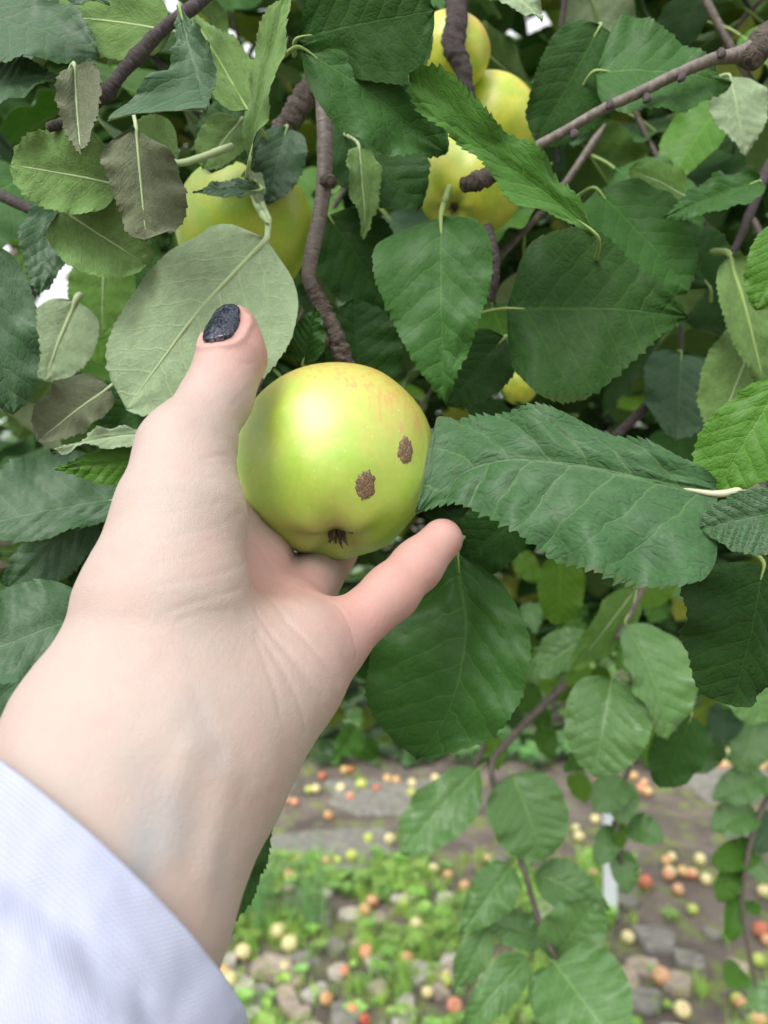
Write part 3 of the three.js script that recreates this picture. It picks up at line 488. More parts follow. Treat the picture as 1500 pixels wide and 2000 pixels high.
tag(person, 'left hand with dark painted thumbnail and white sleeve reaching up to hold the apple', 'person');
{
  const lo = V3(9, 9, 9), hi = V3(-9, -9, -9);
  for (const l of Object.values(HAND)) for (const s of l) for (const q of s) { lo.min(V3(q[0] - q[3], q[1] - q[3], q[2] - q[3])); hi.max(V3(q[0] + q[3], q[1] + q[3], q[2] + q[3])); }
  lo.subScalar(0.004); hi.addScalar(0.004);
  const { pos, idx } = surfaceNet(handSDF, lo, hi, 0.0009);
  // skin lines as real grooves: [points in the photo, depth in mm, half width in mm]
  const lines = [
    [[[250, 1020], [330, 1005], [420, 985], [468, 960]], 0.20, 0.9], [[[265, 1065], [340, 1050], [420, 1030], [472, 1000]], 0.2, 0.9], [[[300, 1105], [380, 1085], [470, 1050]], 0.22, 0.9], [[[310, 1145], [390, 1130], [440, 1118], [478, 1100]], 0.28, 0.9], [[[330, 1195], [370, 1180], [420, 1165], [470, 1150]], 0.3, 0.9], [[[345, 1215], [400, 1195], [450, 1190]], 0.2, 0.8],
    [[[395, 898], [425, 890], [450, 892]], 0.35, 1.0], [[[350, 905], [400, 912], [455, 905]], 0.2, 0.9], [[[360, 930], [410, 935], [460, 925]], 0.18, 0.9],
    [[[440, 700], [475, 712], [500, 708]], 0.22, 0.9], [[[455, 790], [475, 770], [492, 752]], 0.25, 0.9],
    [[[495, 1120], [520, 1165], [560, 1215], [605, 1260], [640, 1300], [662, 1335]], 0.6, 1.2],
    [[[500, 1190], [540, 1250], [580, 1300], [615, 1350], [640, 1390]], 0.5, 1.2], [[[505, 1235], [535, 1280], [565, 1330], [590, 1390], [598, 1430]], 0.45, 1.3], [[[500, 1245], [520, 1300], [540, 1355], [548, 1400]], 0.4, 1.3], [[[560, 1265], [600, 1315], [630, 1360]], 0.35, 1.0], [[[600, 1285], [630, 1325], [655, 1365]], 0.3, 0.9],
    [[[655, 1178], [675, 1205], [690, 1245], [696, 1290]], 0.4, 1.0], [[[738, 1128], [758, 1150], [775, 1188]], 0.2, 0.9], [[[800, 1070], [820, 1090], [838, 1120]], 0.18, 0.8],
    [[[490, 1010], [520, 1050], [556, 1092], [600, 1150]], 0.25, 1.0], [[[500, 1060], [535, 1110], [590, 1175]], 0.25, 1.1],
    [[[470, 1480], [500, 1520], [530, 1555]], 0.3, 1.3], [[[430, 1500], [470, 1550], [508, 1600]], 0.25, 1.5], [[[380, 1345], [395, 1400], [430, 1460]], 0.3, 2.2], [[[385, 1380], [350, 1420], [330, 1470]], 0.2, 2.5],
  ].map(([pts, dep, w]) => ({ p: pts.map((q) => onHand(q[0], q[1])).filter(Boolean), dep: dep * 0.5 / 1000, w: w * 0.85 / 1000 }));
  const tendons = [[[[330, 1660], [345, 1560], [365, 1470]], 0.7, 4.0], [[[405, 1700], [425, 1600], [440, 1520]], 0.6, 4.0]].map(([pts, dep, w]) => ({ p: pts.map((q) => onHand(q[0], q[1])).filter(Boolean), dep: -dep / 1000, w: w / 1000 }));
  const vein = [[[[285, 1640], [275, 1690], [255, 1740]], 4.2, 1], [[[330, 1570], [345, 1610], [340, 1640]], 5, 0.5], [[[270, 1500], [290, 1540], [285, 1600]], 5, 0.35], [[[385, 1380], [380, 1440], [420, 1470]], 5, 0.4], [[[420, 1690], [435, 1720], [430, 1760]], 4, 0.25]].map(([pts, w, k]) => ({ p: pts.map((q) => onHand(q[0], q[1])).filter(Boolean), w: w / 1000, k }));
  const segDist = (p, l) => { let m = 9; for (let i = 0; i + 1 < l.length; i++) { const a = l[i], b = l[i + 1], dx = b.x - a.x, dy = b.y - a.y, dz = b.z - a.z, px = p.x - a.x, py = p.y - a.y, pz = p.z - a.z, t = clamp((px * dx + py * dy + pz * dz) / (dx * dx + dy * dy + dz * dz)); m = Math.min(m, Math.hypot(px - dx * t, py - dy * t, pz - dz * t)); } return m; };
  const boxed = (l) => { const b = new THREE.Box3().setFromPoints(l.p).expandByScalar(l.w * 3); return b; };
  for (const l of [...lines, ...tendons, ...vein]) l.box = boxed(l);
  const palmC = onHand(600, 1200), pinkC = [at(555, 1165, 0.245), at(700, 1215, 0.24), at(790, 1130, 0.25), at(863, 1054, 0.26), at(480, 640, 0.255), at(600, 1180, 0.245), at(640, 1090, 0.31), at(530, 1010, 0.31)];
  const n = pos.length / 3, col = new Float32Array(n * 3), nor = new Float32Array(n * 3), uv = new Float32Array(n * 2), p = V3();
  const axis = at(430, 1150, 0.225).sub(at(160, 1750, 0.176)).normalize(), across = V3().crossVectors(axis, V3(0, 0, 1)).normalize();
  for (let i = 0; i < n; i++) {
    p.set(pos[i * 3], pos[i * 3 + 1], pos[i * 3 + 2]); const g = grad(p); p.addScaledVector(g, -handSDF(p.x, p.y, p.z));
    let dis = 0.00022 * fbm3(p.x * 55, p.y * 55, p.z * 55, 3), groove = 0;
    for (const l of lines) if (l.box.containsPoint(p)) { const q = segDist(p, l.p), e = Math.exp(-((q / l.w) ** 2)); dis -= l.dep * e; groove = Math.max(groove, e * l.dep * 1000); }
    for (const l of tendons) if (l.box.containsPoint(p)) { const q = segDist(p, l.p); dis -= l.dep * Math.exp(-((q / l.w) ** 2)); }
    { const q = p.clone().sub(NAIL.c0); if (q.lengthSq() < 0.0003) { const X = q.dot(NAIL.side) / NAIL.w, Y = q.dot(NAIL.along) / NAIL.l, e = Math.pow(Math.abs(X) ** 2.6 + Math.abs(Y) ** 2.6, 1 / 2.6); if (Y < 0.75) dis += 0.0007 * Math.exp(-(((e - 1.13) / 0.10) ** 2)) - 0.0004 * (e < 1 ? 1 : 0); } }
    const nq = fbm3(p.x * 26 + 4, p.y * 26, p.z * 26, 4), nf = fbm3(p.x * 160, p.y * 160, p.z * 160, 3);
    let pink = 0.08; for (const c of pinkC) pink = Math.max(pink, 0.85 * Math.exp(-((p.distanceTo(c) / 0.028) ** 2)));
    pink = clamp(pink + nq * 0.34 + nf * 0.12);
    let c = mix3([0.385, 0.302, 0.26], [0.45, 0.21, 0.18], pink);
    c = mix3(c, [0.345, 0.29, 0.24], clamp(0.2 + nq * 1.3) * 0.3);
    for (const l of vein) if (l.box.containsPoint(p)) c = mix3(c, [0.22, 0.24, 0.25], 0.65 * l.k * Math.exp(-((segDist(p, l.p) / l.w) ** 2)));
    p.addScaledVector(g, dis); pos[i * 3] = p.x; pos[i * 3 + 1] = p.y; pos[i * 3 + 2] = p.z;
    col.set(c, i * 3); uv[i * 2] = p.dot(across); uv[i * 2 + 1] = p.dot(axis);
  }
  const g = new THREE.BufferGeometry(); g.setAttribute('position', new THREE.Float32BufferAttribute(pos, 3)); g.setAttribute('color', new THREE.BufferAttribute(col, 3)); g.setAttribute('uv', new THREE.BufferAttribute(uv, 2)); g.setIndex(idx); g.computeVertexNormals();
  const SKIN_BUMP = dataTex(512, 512, (u, v) => { const a = u * 6.2832, b = v * 6.2832, w = worley(u * 60 + 0.6 * Math.sin(b * 3), v * 60 + 0.6 * Math.sin(a * 2), 4), h = 0.35 + 0.5 * smooth(0, 0.35, w[0]) + 0.15 * noise3(Math.cos(a) * 3, Math.sin(a) * 3, Math.sin(b) * 4); return [h, h, h]; }, false, true);
  SKIN_BUMP.repeat.set(28, 28);
  M.skin = new THREE.MeshPhysicalMaterial({ name: 'skin', vertexColors: true, bumpMap: SKIN_BUMP, bumpScale: 0.00013, roughness: 0.52, sheen: 0.25, sheenColor: lin(1, 0.75, 0.65), sheenRoughness: 0.5 });
  mesh('arm', g, M.skin, person);
}
// thumbnail with chipped dark polish
{
  const { c0, along, side, w, l } = NAIL;
  const NU = 18, NV = 22, pos = [], uv = [], idx = [];
  for (const back of [0, 1]) for (let j = 0; j <= NV; j++) for (let i = 0; i <= NU; i++) {
    const a = i / NU * 2 - 1, b = j / NV * 2 - 1; let x = a * Math.sqrt(1 - 0.42 * b * b), y = b * Math.sqrt(1 - 0.40 * a * a); const rim = Math.max(Math.abs(a), Math.abs(b));
    const p = c0.clone().addScaledVector(side, x * w).addScaledVector(along, y * l); for (let k = 0; k < 5; k++) p.addScaledVector(grad(p), -handSDF(p.x, p.y, p.z));
    const g = grad(p); p.addScaledVector(g, back ? -0.0005 : (rim > 0.99 ? -0.0001 : 0.00045 + 0.0006 * (1 - x * x) * (1 - 0.5 * y * y)) + 0.00012 * noise2(x * 3 + 2, y * 3)); if (!back && b > 0.5) p.addScaledVector(along, (b - 0.5) * 0.0012);
    pos.push(p.x, p.y, p.z); uv.push(x * 0.5 + 0.5, y * 0.5 + 0.5);
  }
  const S = (NU + 1) * (NV + 1); for (let j = 0; j < NV; j++) for (let i = 0; i < NU; i++) { const A = j * (NU + 1) + i; idx.push(A, A + 1, A + NU + 1, A + 1, A + NU + 2, A + NU + 1); const B = A + S; idx.push(B, B + NU + 1, B + 1, B + 1, B + NU + 1, B + NU + 2); }
  const g = new THREE.BufferGeometry(); g.setAttribute('position', new THREE.Float32BufferAttribute(pos, 3)); g.setAttribute('uv', new THREE.Float32BufferAttribute(uv, 2)); g.setIndex(idx); g.computeVertexNormals();
  const map = dataTex(128, 128, (u, v) => { const n = fbm2(u * 9, v * 9, 4); let c = mix3([0.004, 0.005, 0.012], [0.014, 0.017, 0.038], clamp(0.5 + n)); const e = Math.pow(Math.abs(u * 2 - 1) ** 3 + Math.abs(v * 2 - 1) ** 3, 1 / 3); c = mix3(c, [0.20, 0.09, 0.11], smooth(0.93, 1.0, e + n * 0.12) * 0.7); return S3(c); }, true);
  const bump = dataTex(128, 128, (u, v) => { const h = 0.5 + 0.5 * fbm2(u * 3.4 + 3, v * 2.6, 3); return [h, h, h]; });
  M.polish = new THREE.MeshPhysicalMaterial({ name: 'polish', map, bumpMap: bump, bumpScale: 0.0007, roughness: 0.14 });
  const m = mesh('thumbnail', g, M.polish, person); m.userData.label = 'thumbnail in chipped glossy navy-black polish';
}
// white knitted cuff
{
  const ax = [-0.175, -0.667, 0.725], c0 = [-0.0657, -0.0838, -0.1725];
  const ring = (s, u, th) => ({ c: turn(c0[0] + ax[0] * s, c0[1] + ax[1] * s, c0[2] + ax[2] * s).add(V3(0, CAMERA_HEIGHT, 0)), u: turn(...u), v: turn(0.184, 0.702, 0.688).multiplyScalar(th) });
  const R = [ring(0, [0.0368, -0.0266, 0.0075], 0.0325), ring(0.012, [0.0372, -0.0262, 0.0072], 0.0335), ring(0.03, [0.0385, -0.025, 0.007], 0.0345), ring(0.06, [0.041, -0.022, 0.006], 0.036), ring(0.10, [0.043, -0.018, 0.004], 0.037), ring(0.16, [0.045, -0.014, 0.002], 0.039), ring(0.23, [0.047, -0.012, 0], 0.041)];
  const T = 132, NA = 150, pos = [], uv = [], idx = []; let len = 0; const lens = [0]; for (let i = 1; i < R.length; i++) { len += R[i].c.distanceTo(R[i - 1].c); lens.push(len); }
  const cc = new THREE.CatmullRomCurve3(R.map((r) => r.c)), cu = new THREE.CatmullRomCurve3(R.map((r) => r.u)), cv = new THREE.CatmullRomCurve3(R.map((r) => r.v));
  const rows = []; for (let i = 0; i <= 8; i++) rows.push([0.06 * (1 - i / 8), 1]);   // inner wall, turned in
  for (let i = 1; i < 7; i++) rows.push([0.0, 2 + i / 7]);                            // rolled edge
  for (let i = 0; i <= T; i++) rows.push([Math.pow(i / T, 1.5), 0]);
  const mm = 0.0011;
  let along = 0, before = null;
  rows.forEach(([t, mode]) => {
    const c = cc.getPoint(t); if (mode === 0 && before) along += c.distanceTo(before); before = c;
    const u = cu.getPoint(t), v = cv.getPoint(t), tan = cc.getTangent(t);
    for (let j = 0; j <= NA; j++) {
      const a = j / NA * 6.283185, ca = Math.cos(a), sa = Math.sin(a), dir = u.clone().multiplyScalar(ca).addScaledVector(v, sa), out = u.clone().multiplyScalar(ca / u.lengthSq()).addScaledVector(v, sa / v.lengthSq()).normalize();
      const p = c.clone().add(dir), L = along; let o = 0;
      o += 0.0016 * fbm3(p.x * 34, p.y * 34, p.z * 34, 3);
      const hem = 0.022, dL = L - hem - 0.0012 * noise2(a * 6, 3); o += 0.0019 * Math.exp(-((dL / 0.0040) ** 2)) - 0.0012 * Math.exp(-(((dL + 0.0075) / 0.0030) ** 2)) + 0.0003 * Math.exp(-((dL / 0.004) ** 2)) * noise2(a * 60, L * 300);
      if (mode === 1) o -= 2 * mm; else if (mode >= 2) { const q = (mode - 2) * Math.PI; o += -mm + -mm * Math.cos(q); p.addScaledVector(tan, -mm * Math.sin(q)); }
      p.addScaledVector(out, o); pos.push(p.x, p.y, p.z); uv.push(a * 0.042, mode === 0 ? L : mode === 1 ? -0.004 - t * len : -0.0036 + 0.0036 * (mode - 2));
    }
  });
  for (let i = 0; i + 1 < rows.length; i++) for (let j = 0; j < NA; j++) { const A = i * (NA + 1) + j; idx.push(A, A + NA + 1, A + 1, A + 1, A + NA + 1, A + NA + 2); }
  const g = new THREE.BufferGeometry(); g.setAttribute('position', new THREE.Float32BufferAttribute(pos, 3)); g.setAttribute('uv', new THREE.Float32BufferAttribute(uv, 2)); g.setIndex(idx); g.computeVertexNormals();
  const knit = (u, v) => { const a = Math.sin(u * 6.2832) * Math.sin(v * 6.2832), b = Math.sin((u + 0.5) * 6.2832) * Math.sin(v * 6.2832 * 2); return clamp(0.55 + 0.45 * a * 0.8 + 0.12 * b); };
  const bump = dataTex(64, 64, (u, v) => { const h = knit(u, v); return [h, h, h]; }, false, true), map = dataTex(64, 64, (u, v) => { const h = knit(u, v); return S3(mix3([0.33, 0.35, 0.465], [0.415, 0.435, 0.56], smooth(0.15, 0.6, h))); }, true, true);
  bump.repeat.set(1000, 1000); map.repeat.set(1000, 1000);
  M.cloth = new THREE.MeshPhysicalMaterial({ name: 'white_knit', map, bumpMap: bump, bumpScale: 0.0003, roughness: 0.95, sheen: 0.2, sheenColor: lin(0.8, 0.85, 1), sheenRoughness: 0.6, side: THREE.DoubleSide });
  mesh('sleeve', g, M.cloth, person).userData.label = 'white knitted sleeve with a stitched hem';
}

// ---------------------------------------------------------------- the apple tree
const tree = new THREE.Group(); tree.name = 'apple_tree'; scene.add(tree);
tag(tree, 'apple tree with serrated dark green leaves and fruit filling the view', 'tree');
const B = (pts, mat, o = {}) => mesh('branch', sweep(pts.map((q) => at(q[0], q[1], q[2])), pts.map((q) => q[3] * q[2] / FOCAL), { seg: 60, sides: 16, rough: 0.12, ...o }), M[mat], tree);
// trunk behind the arm, and the limb that carries the twigs above the picture
mesh('trunk', sweep([V3(-0.86, -0.05, -2.1), V3(-0.85, 0.5, -2.08), V3(-0.87, 1.0, -2.0), V3(-1.0, 1.5, -1.95), V3(-1.14, 2.0, -1.9)], [0.14, 0.11, 0.1, 0.09, 0.07], { seg: 50, sides: 24, rough: 0.16, freq: 8 }), M.bark_trunk, tree);
mesh('limb', sweep([V3(-1.12, 1.92, -1.9), V3(-0.72, 2.3, -1.4), V3(-0.2, 2.27, -0.85), V3(0.1, 2.2, -0.5), V3(0.3, 2.12, -0.42)], [0.06, 0.045, 0.032, 0.018, 0.01], { seg: 50, sides: 18, rough: 0.2, freq: 18 }), M.bark_trunk, tree);
mesh('limb', sweep([V3(-1.08, 1.8, -1.92), V3(-0.55, 2.45, -1.9), V3(0.3, 2.4, -1.8), V3(1.0, 2.2, -1.6)], [0.06, 0.04, 0.03, 0.012], { seg: 40, sides: 16, rough: 0.2, freq: 18 }), M.bark_trunk, tree);
B([[720, -900, 0.40, 17], [660, -380, 0.33, 15], [628, -60, 0.312, 13], [622, 90, 0.31, 13], [630, 190, 0.308, 15], [635, 300, 0.306, 16], [628, 400, 0.305, 15], [612, 480, 0.305, 15], [603, 540, 0.306, 14], [612, 572, 0.307, 13]], 'bark_smooth', { rough: 0.06, seg: 100 });
B([[608, 558, 0.307, 13], [624, 590, 0.306, 16], [640, 625, 0.305, 17], [658, 665, 0.305, 18], [670, 700, 0.306, 18], [676, 738, 0.309, 16]], 'bark_rough', { rough: 0.5, freq: 300, seg: 70 });
B([[632, 352, 0.303, 11], [645, 354, 0.300, 13], [650, 362, 0.299, 9]], 'bark_rough', { rough: 0.35, freq: 400, seg: 20 });
B([[640, 655, 0.305, 9], [632, 668, 0.302, 11], [628, 682, 0.301, 6]], 'bark_rough', { rough: 0.4, freq: 400, seg: 20 });
B([[655, 60, 0.37, 20], [618, 150, 0.355, 21], [585, 205, 0.352, 23], [545, 265, 0.35, 22], [510, 315, 0.348, 17], [482, 348, 0.347, 12], [478, 400, 0.35, 8]], 'bark_rough', { rough: 0.4, freq: 220, seg: 90 });
B([[560, -240, 0.34, 15], [450, -60, 0.30, 13], [375, 15, 0.284, 13], [320, 55, 0.28, 12], [268, 108, 0.278, 15], [232, 150, 0.276, 12], [207, 182, 0.275, 15], [165, 212, 0.272, 12], [125, 240, 0.27, 12], [90, 250, 0.268, 9]], 'bark_dark', { rough: 0.22, freq: 160, seg: 100 });
B([[1760, -40, 0.325, 20], [1560, 62, 0.318, 18], [1475, 94, 0.315, 19], [1440, 108, 0.314, 15], [1400, 114, 0.313, 12], [1330, 141, 0.312, 11], [1250, 180, 0.311, 11], [1180, 212, 0.311, 10], [1110, 252, 0.312, 9.5], [1050, 285, 0.313, 9.5], [985, 330, 0.310, 11]], 'bark_smooth', { rough: 0.14, freq: 260, seg: 130 });
B([[1505, 60, 0.325, 20], [1482, 92, 0.316, 28], [1462, 122, 0.312, 20]], 'bark_rough', { rough: 0.4, freq: 260, seg: 30 });
B([[985, 330, 0.305, 14], [950, 345, 0.300, 18], [920, 358, 0.297, 17], [900, 362, 0.296, 12]], 'bark_rough', { rough: 0.35, freq: 400, seg: 30 });
for (const [x, y] of [[1330, 146], [1262, 188], [1190, 200], [1120, 258], [1408, 100]]) B([[x, y, 0.311, 8], [x + 2, y + 6, 0.307, 8], [x - 4, y + 11, 0.305, 4]], 'bark_dark', { rough: 0.2, seg: 12, sides: 9 });
B([[905, -320, 0.40, 24], [888, -80, 0.385, 22], [892, 30, 0.378, 21], [886, 90, 0.376, 22], [902, 130, 0.376, 18], [915, 190, 0.378, 13], [930, 250, 0.37, 8]], 'bark_dark', { rough: 0.35, freq: 220, seg: 70 });
B([[950, 440, 0.37, 10], [962, 490, 0.365, 12], [966, 545, 0.365, 9], [958, 590, 0.37, 6]], 'bark_dark', { rough: 0.3, freq: 300 });
B([[1600, 200, 0.44, 14], [1500, 330, 0.42, 11], [1460, 430, 0.41, 9], [1420, 520, 0.41, 6]], 'bark_dark', { rough: 0.2 });
B([[1300, 760, 0.42, 9], [1230, 825, 0.41, 10], [1150, 900, 0.40, 8]], 'bark_dark', { rough: 0.15 });
B([[-160, 330, 0.36, 14], [-20, 372, 0.35, 12], [60, 410, 0.345, 10], [120, 430, 0.34, 5]], 'bark_dark', { rough: 0.2 });
B([[1320, 1010, 0.50, 10], [1262, 1130, 0.48, 7], [1235, 1190, 0.475, 6], [1205, 1248, 0.47, 6]], 'bark_smooth', { rough: 0.15 });
B([[1120, 1320, 0.72, 8], [1000, 1440, 0.66, 7], [960, 1500, 0.63, 6], [1005, 1640, 0.61, 6], [1030, 1720, 0.6, 6], [1058, 1815, 0.59, 5.5], [1088, 1875, 0.58, 5]], 'bark_smooth', { rough: 0.12, seg: 90 });
B([[945, 1455, 0.66, 7], [925, 1500, 0.63, 5], [915, 1510, 0.62, 4]], 'bark_smooth', { rough: 0.12 });
B([[1260, 1440, 0.80, 6], [1215, 1540, 0.76, 5], [1205, 1620, 0.75, 4.5], [1215, 1690, 0.75, 3.5]], 'bark_smooth', { rough: 0.12 });
B([[1620, 1480, 1.0, 8], [1500, 1560, 0.9, 6], [1465, 1650, 0.88, 5], [1450, 1780, 0.88, 4], [1468, 1880, 0.88, 4], [1476, 1930, 0.88, 3]], 'bark_smooth', { rough: 0.12 });

B([[560, 980, 0.46, 6], [600, 1230, 0.41, 5], [560, 1400, 0.35, 4], [508, 1545, 0.314, 3]], 'bark_smooth', { rough: 0.12 });
// ---- a leaf: two faces a quarter millimetre apart, toothed rim, its own fold, bend and waves
function leafGeo(L, prof, o = {}) {
  const NU = o.nu ?? 14, NV = o.nv ?? 96, r = rng(o.seed ?? 1), sd = (o.seed ?? 1) * 3.7, TE = Math.round(L / 0.0029);
  const row = (v) => { let k = 0; while (k < prof.length - 2 && prof[k + 1][0] < v) k++; const a = prof[k], b = prof[k + 1], t = clamp((v - a[0]) / (b[0] - a[0])), p0 = prof[Math.max(0, k - 1)], p3 = prof[Math.min(prof.length - 1, k + 2)]; const cr = (i) => { const y0 = p0[i] ?? 0, y1 = a[i] ?? 0, y2 = b[i] ?? 0, y3 = p3[i] ?? 0; const s1 = (y2 - y0) / Math.max(1e-6, b[0] - p0[0]) * (b[0] - a[0]), s2 = (y3 - y1) / Math.max(1e-6, p3[0] - a[0]) * (b[0] - a[0]), t2 = t * t, t3 = t2 * t; return (2 * t3 - 3 * t2 + 1) * y1 + (t3 - 2 * t2 + t) * s1 + (-2 * t3 + 3 * t2) * y2 + (t3 - t2) * s2; }; return [Math.max(0, cr(1)), Math.max(0, cr(2)), cr(3)]; };
  const S = (NU + 1) * (NV + 1), pos = [], uv = [], idx = [], thick = 0.00012;
  const P = [], UV = []; let wa = 0, wb = 0; for (const q of prof) { wa = Math.max(wa, q[1]); wb = Math.max(wb, q[2]); }
  for (let j = 0; j <= NV; j++) for (let i = 0; i <= NU; i++) {
    const v = j / NV; let u = i / NU * 2 - 1; const au = Math.abs(u); const [wl, wr, m] = row(v), w = (u < 0 ? wl : wr) * L;
    let x = u * w, y = v * L;
    if (i === 0 || i === NU) { const ph = v * TE + (i ? 0.37 : 0) + 0.35 * noise2(v * 7, sd + i), f = ph - Math.floor(ph), tooth = f < 0.72 ? f / 0.72 : (1 - f) / 0.28, amp = Math.min(o.teeth ?? 0.0011, L * 0.022) * smooth(0, 0.10, v) * smooth(1.005, 0.95, v) * (0.7 + 0.5 * noise2(v * 23, i + sd)); x += (u < 0 ? -1 : 1) * amp * tooth; y += amp * 0.9 * tooth; }
    let z = (o.fold ?? 0.12) * Math.abs(x) * (1 - 0.4 * v);
    const cl = (u < 0 ? o.curlL : o.curlR) ?? 0; if (cl) { const e = Math.max(0, au - 0.35) / 0.65; z += cl * w * e * e; x -= Math.sign(u) * Math.abs(cl) * 0.28 * w * e * e; }
    z += (o.bend ?? 0.04) * L * 4 * v * (1 - v) * 1 + (o.tip ?? 0) * L * Math.max(0, v - 0.6) ** 2 * 4;
    z += (o.wave ?? 0.05) * L * au * au * noise2(v * 3.2 + (u < 0 ? 9 : 0) + sd, sd) + 0.012 * L * noise2(u * 1.3 + sd, v * 2.2) + 0.0045 * L * noise2(u * 4 + sd, v * 6) * (1 - au * 0.4);
    { const un = u * w / L / (u < 0 ? wa : wb), q = veins(un, v, 0); UV.push([un * 0.5 + 0.5, v]); if (q.on) z += (o.quilt ?? 0.00045) * (Math.sin(Math.PI * q.fr) - 0.6) * smooth(0.03, 0.25, au) * smooth(1, 0.8, au); z -= (o.quilt ?? 0.00045) * 1.2 * Math.exp(-((au / 0.07) ** 2)); }
    x += (m ?? 0) * L; x += (o.sway ?? 0) * L * 4 * v * (1 - v);
    if (o.twist) { const a = o.twist * (v - 0.2), c = Math.cos(a), s = Math.sin(a); const xx = x * c - z * s; z = x * s + z * c; x = xx; }
    P.push([x, y, z]);
  }
  for (const k of [1, -1]) P.forEach(([x, y, z], q) => { pos.push(x, y, z + k * thick); uv.push(...UV[q]); });
  for (let j = 0; j < NV; j++) for (let i = 0; i < NU; i++) { const a = j * (NU + 1) + i, b = a + 1, c = a + NU + 1, d = c + 1; idx.push(a, b, c, b, d, c); }
  const n1 = idx.length; if (!o.thin) {
  for (let j = 0; j < NV; j++) for (let i = 0; i < NU; i++) { const a = S + j * (NU + 1) + i, b = a + 1, c = a + NU + 1, d = c + 1; idx.push(a, c, b, b, c, d); }
  for (let j = 0; j < NV; j++) for (const i of [0, NU]) { const a = j * (NU + 1) + i, c = a + NU + 1; if (i) idx.push(a, a + S, c, c, a + S, c + S); else idx.push(a, c, a + S, c, c + S, a + S); }
  }
  const g = new THREE.BufferGeometry(); g.setAttribute('position', new THREE.Float32BufferAttribute(pos, 3)); g.setAttribute('uv', new THREE.Float32BufferAttribute(uv, 2)); g.setIndex(idx); g.computeVertexNormals(); g.addGroup(0, n1, 0); g.addGroup(n1, idx.length - n1, 1);
  g.userData.mid = []; for (let j = 0; j <= 20; j++) { const q = P[Math.round(j / 20 * NV) * (NU + 1) + NU / 2]; g.userData.mid.push(V3(q[0], q[1], q[2])); }
  return g;
}
const OVATE = [[0, 0.02, 0.02], [0.06, 0.55, 0.55], [0.15, 0.82, 0.82], [0.3, 1, 1], [0.45, 0.98, 0.98], [0.62, 0.8, 0.8], [0.78, 0.52, 0.52], [0.9, 0.25, 0.25], [0.96, 0.1, 0.1], [1, 0, 0]];
const ROUND = [[0, 0.02, 0.02], [0.04, 0.5, 0.5], [0.12, 0.8, 0.8], [0.3, 1, 1], [0.5, 1.0, 1.0], [0.7, 0.87, 0.87], [0.85, 0.6, 0.6], [0.94, 0.32, 0.32], [1, 0, 0]];
let leafSeed = 100, nLeaf = 0;
// one leaf of the photograph: stalk end b, tip t, widths in photo units, face towards the lens ('top' or 'under')
function leaf(b, t, o = {}) {
  const p0 = at(...b), p1 = at(...t), L = p0.distanceTo(p1), s = ((b[2] + t[2]) / 2) / FOCAL / L, seed = leafSeed++;
  let prof = o.prof ? o.prof.map((q) => [q[0], q[1] * s, q[2] * s, (q[3] ?? 0) * s]) : (o.round ? ROUND : OVATE).map((q) => [q[0], q[1] * (o.w[0] ?? o.w) * s, q[2] * (o.w[1] ?? o.w) * s, 0]);
  const y = p1.clone().sub(p0).normalize(), hint = turn(...(o.n ?? [0, 0.25, 1])).normalize(), z = hint.addScaledVector(y, -hint.dot(y)).normalize(), x = V3().crossVectors(y, z);
  const top = M[o.top ?? 'leaf_dark'], under = M[o.under ?? 'under_green'];
  if ((o.face === 'under' ? under : top).name.endsWith('_thin')) o.thin = true;
  const g = leafGeo(L, prof, { seed, ...o });
  const m = mesh(numbered('leaf'), g, o.face === 'under' ? [under, top] : [top, under], tree);
  m.matrix.makeBasis(x, y, z).setPosition(p0); m.matrix.decompose(m.position, m.quaternion, m.scale); nLeaf++;
  if (o.label) m.userData.label = o.label;
  m.updateMatrixWorld(true);
  const r0 = (o.pr ?? 0.0007), back = o.pet ? [m.worldToLocal(at(...o.pet[0])), ...(o.pet.slice(1).map((q) => m.worldToLocal(at(...q))))].reverse() : [V3(0.002, -L * 0.11, -L * 0.2)];
  const pts = [...back, V3(0, -0.001, back.length ? 0 : 0), ...(o.rib === false || o.face !== 'under' ? [g.userData.mid[2]] : [2, 6, 10, 14, 18].map((k) => g.userData.mid[k].clone().add(V3(0, 0, o.face === 'under' ? 0.0001 : -0.00045))))];
  const rad = pts.map((q, i) => i <= back.length ? r0 * (i ? 1 : 1.25) : r0 * lerp(o.face === 'under' ? 0.85 : 0.6, 0.2, (i - back.length) / (pts.length - back.length)));
  mesh('petiole', sweep(pts, rad, { seg: 26, sides: 7 }), M[o.petMat ?? (o.face === 'under' ? 'rib' : 'petiole')], m);
  return m;
}

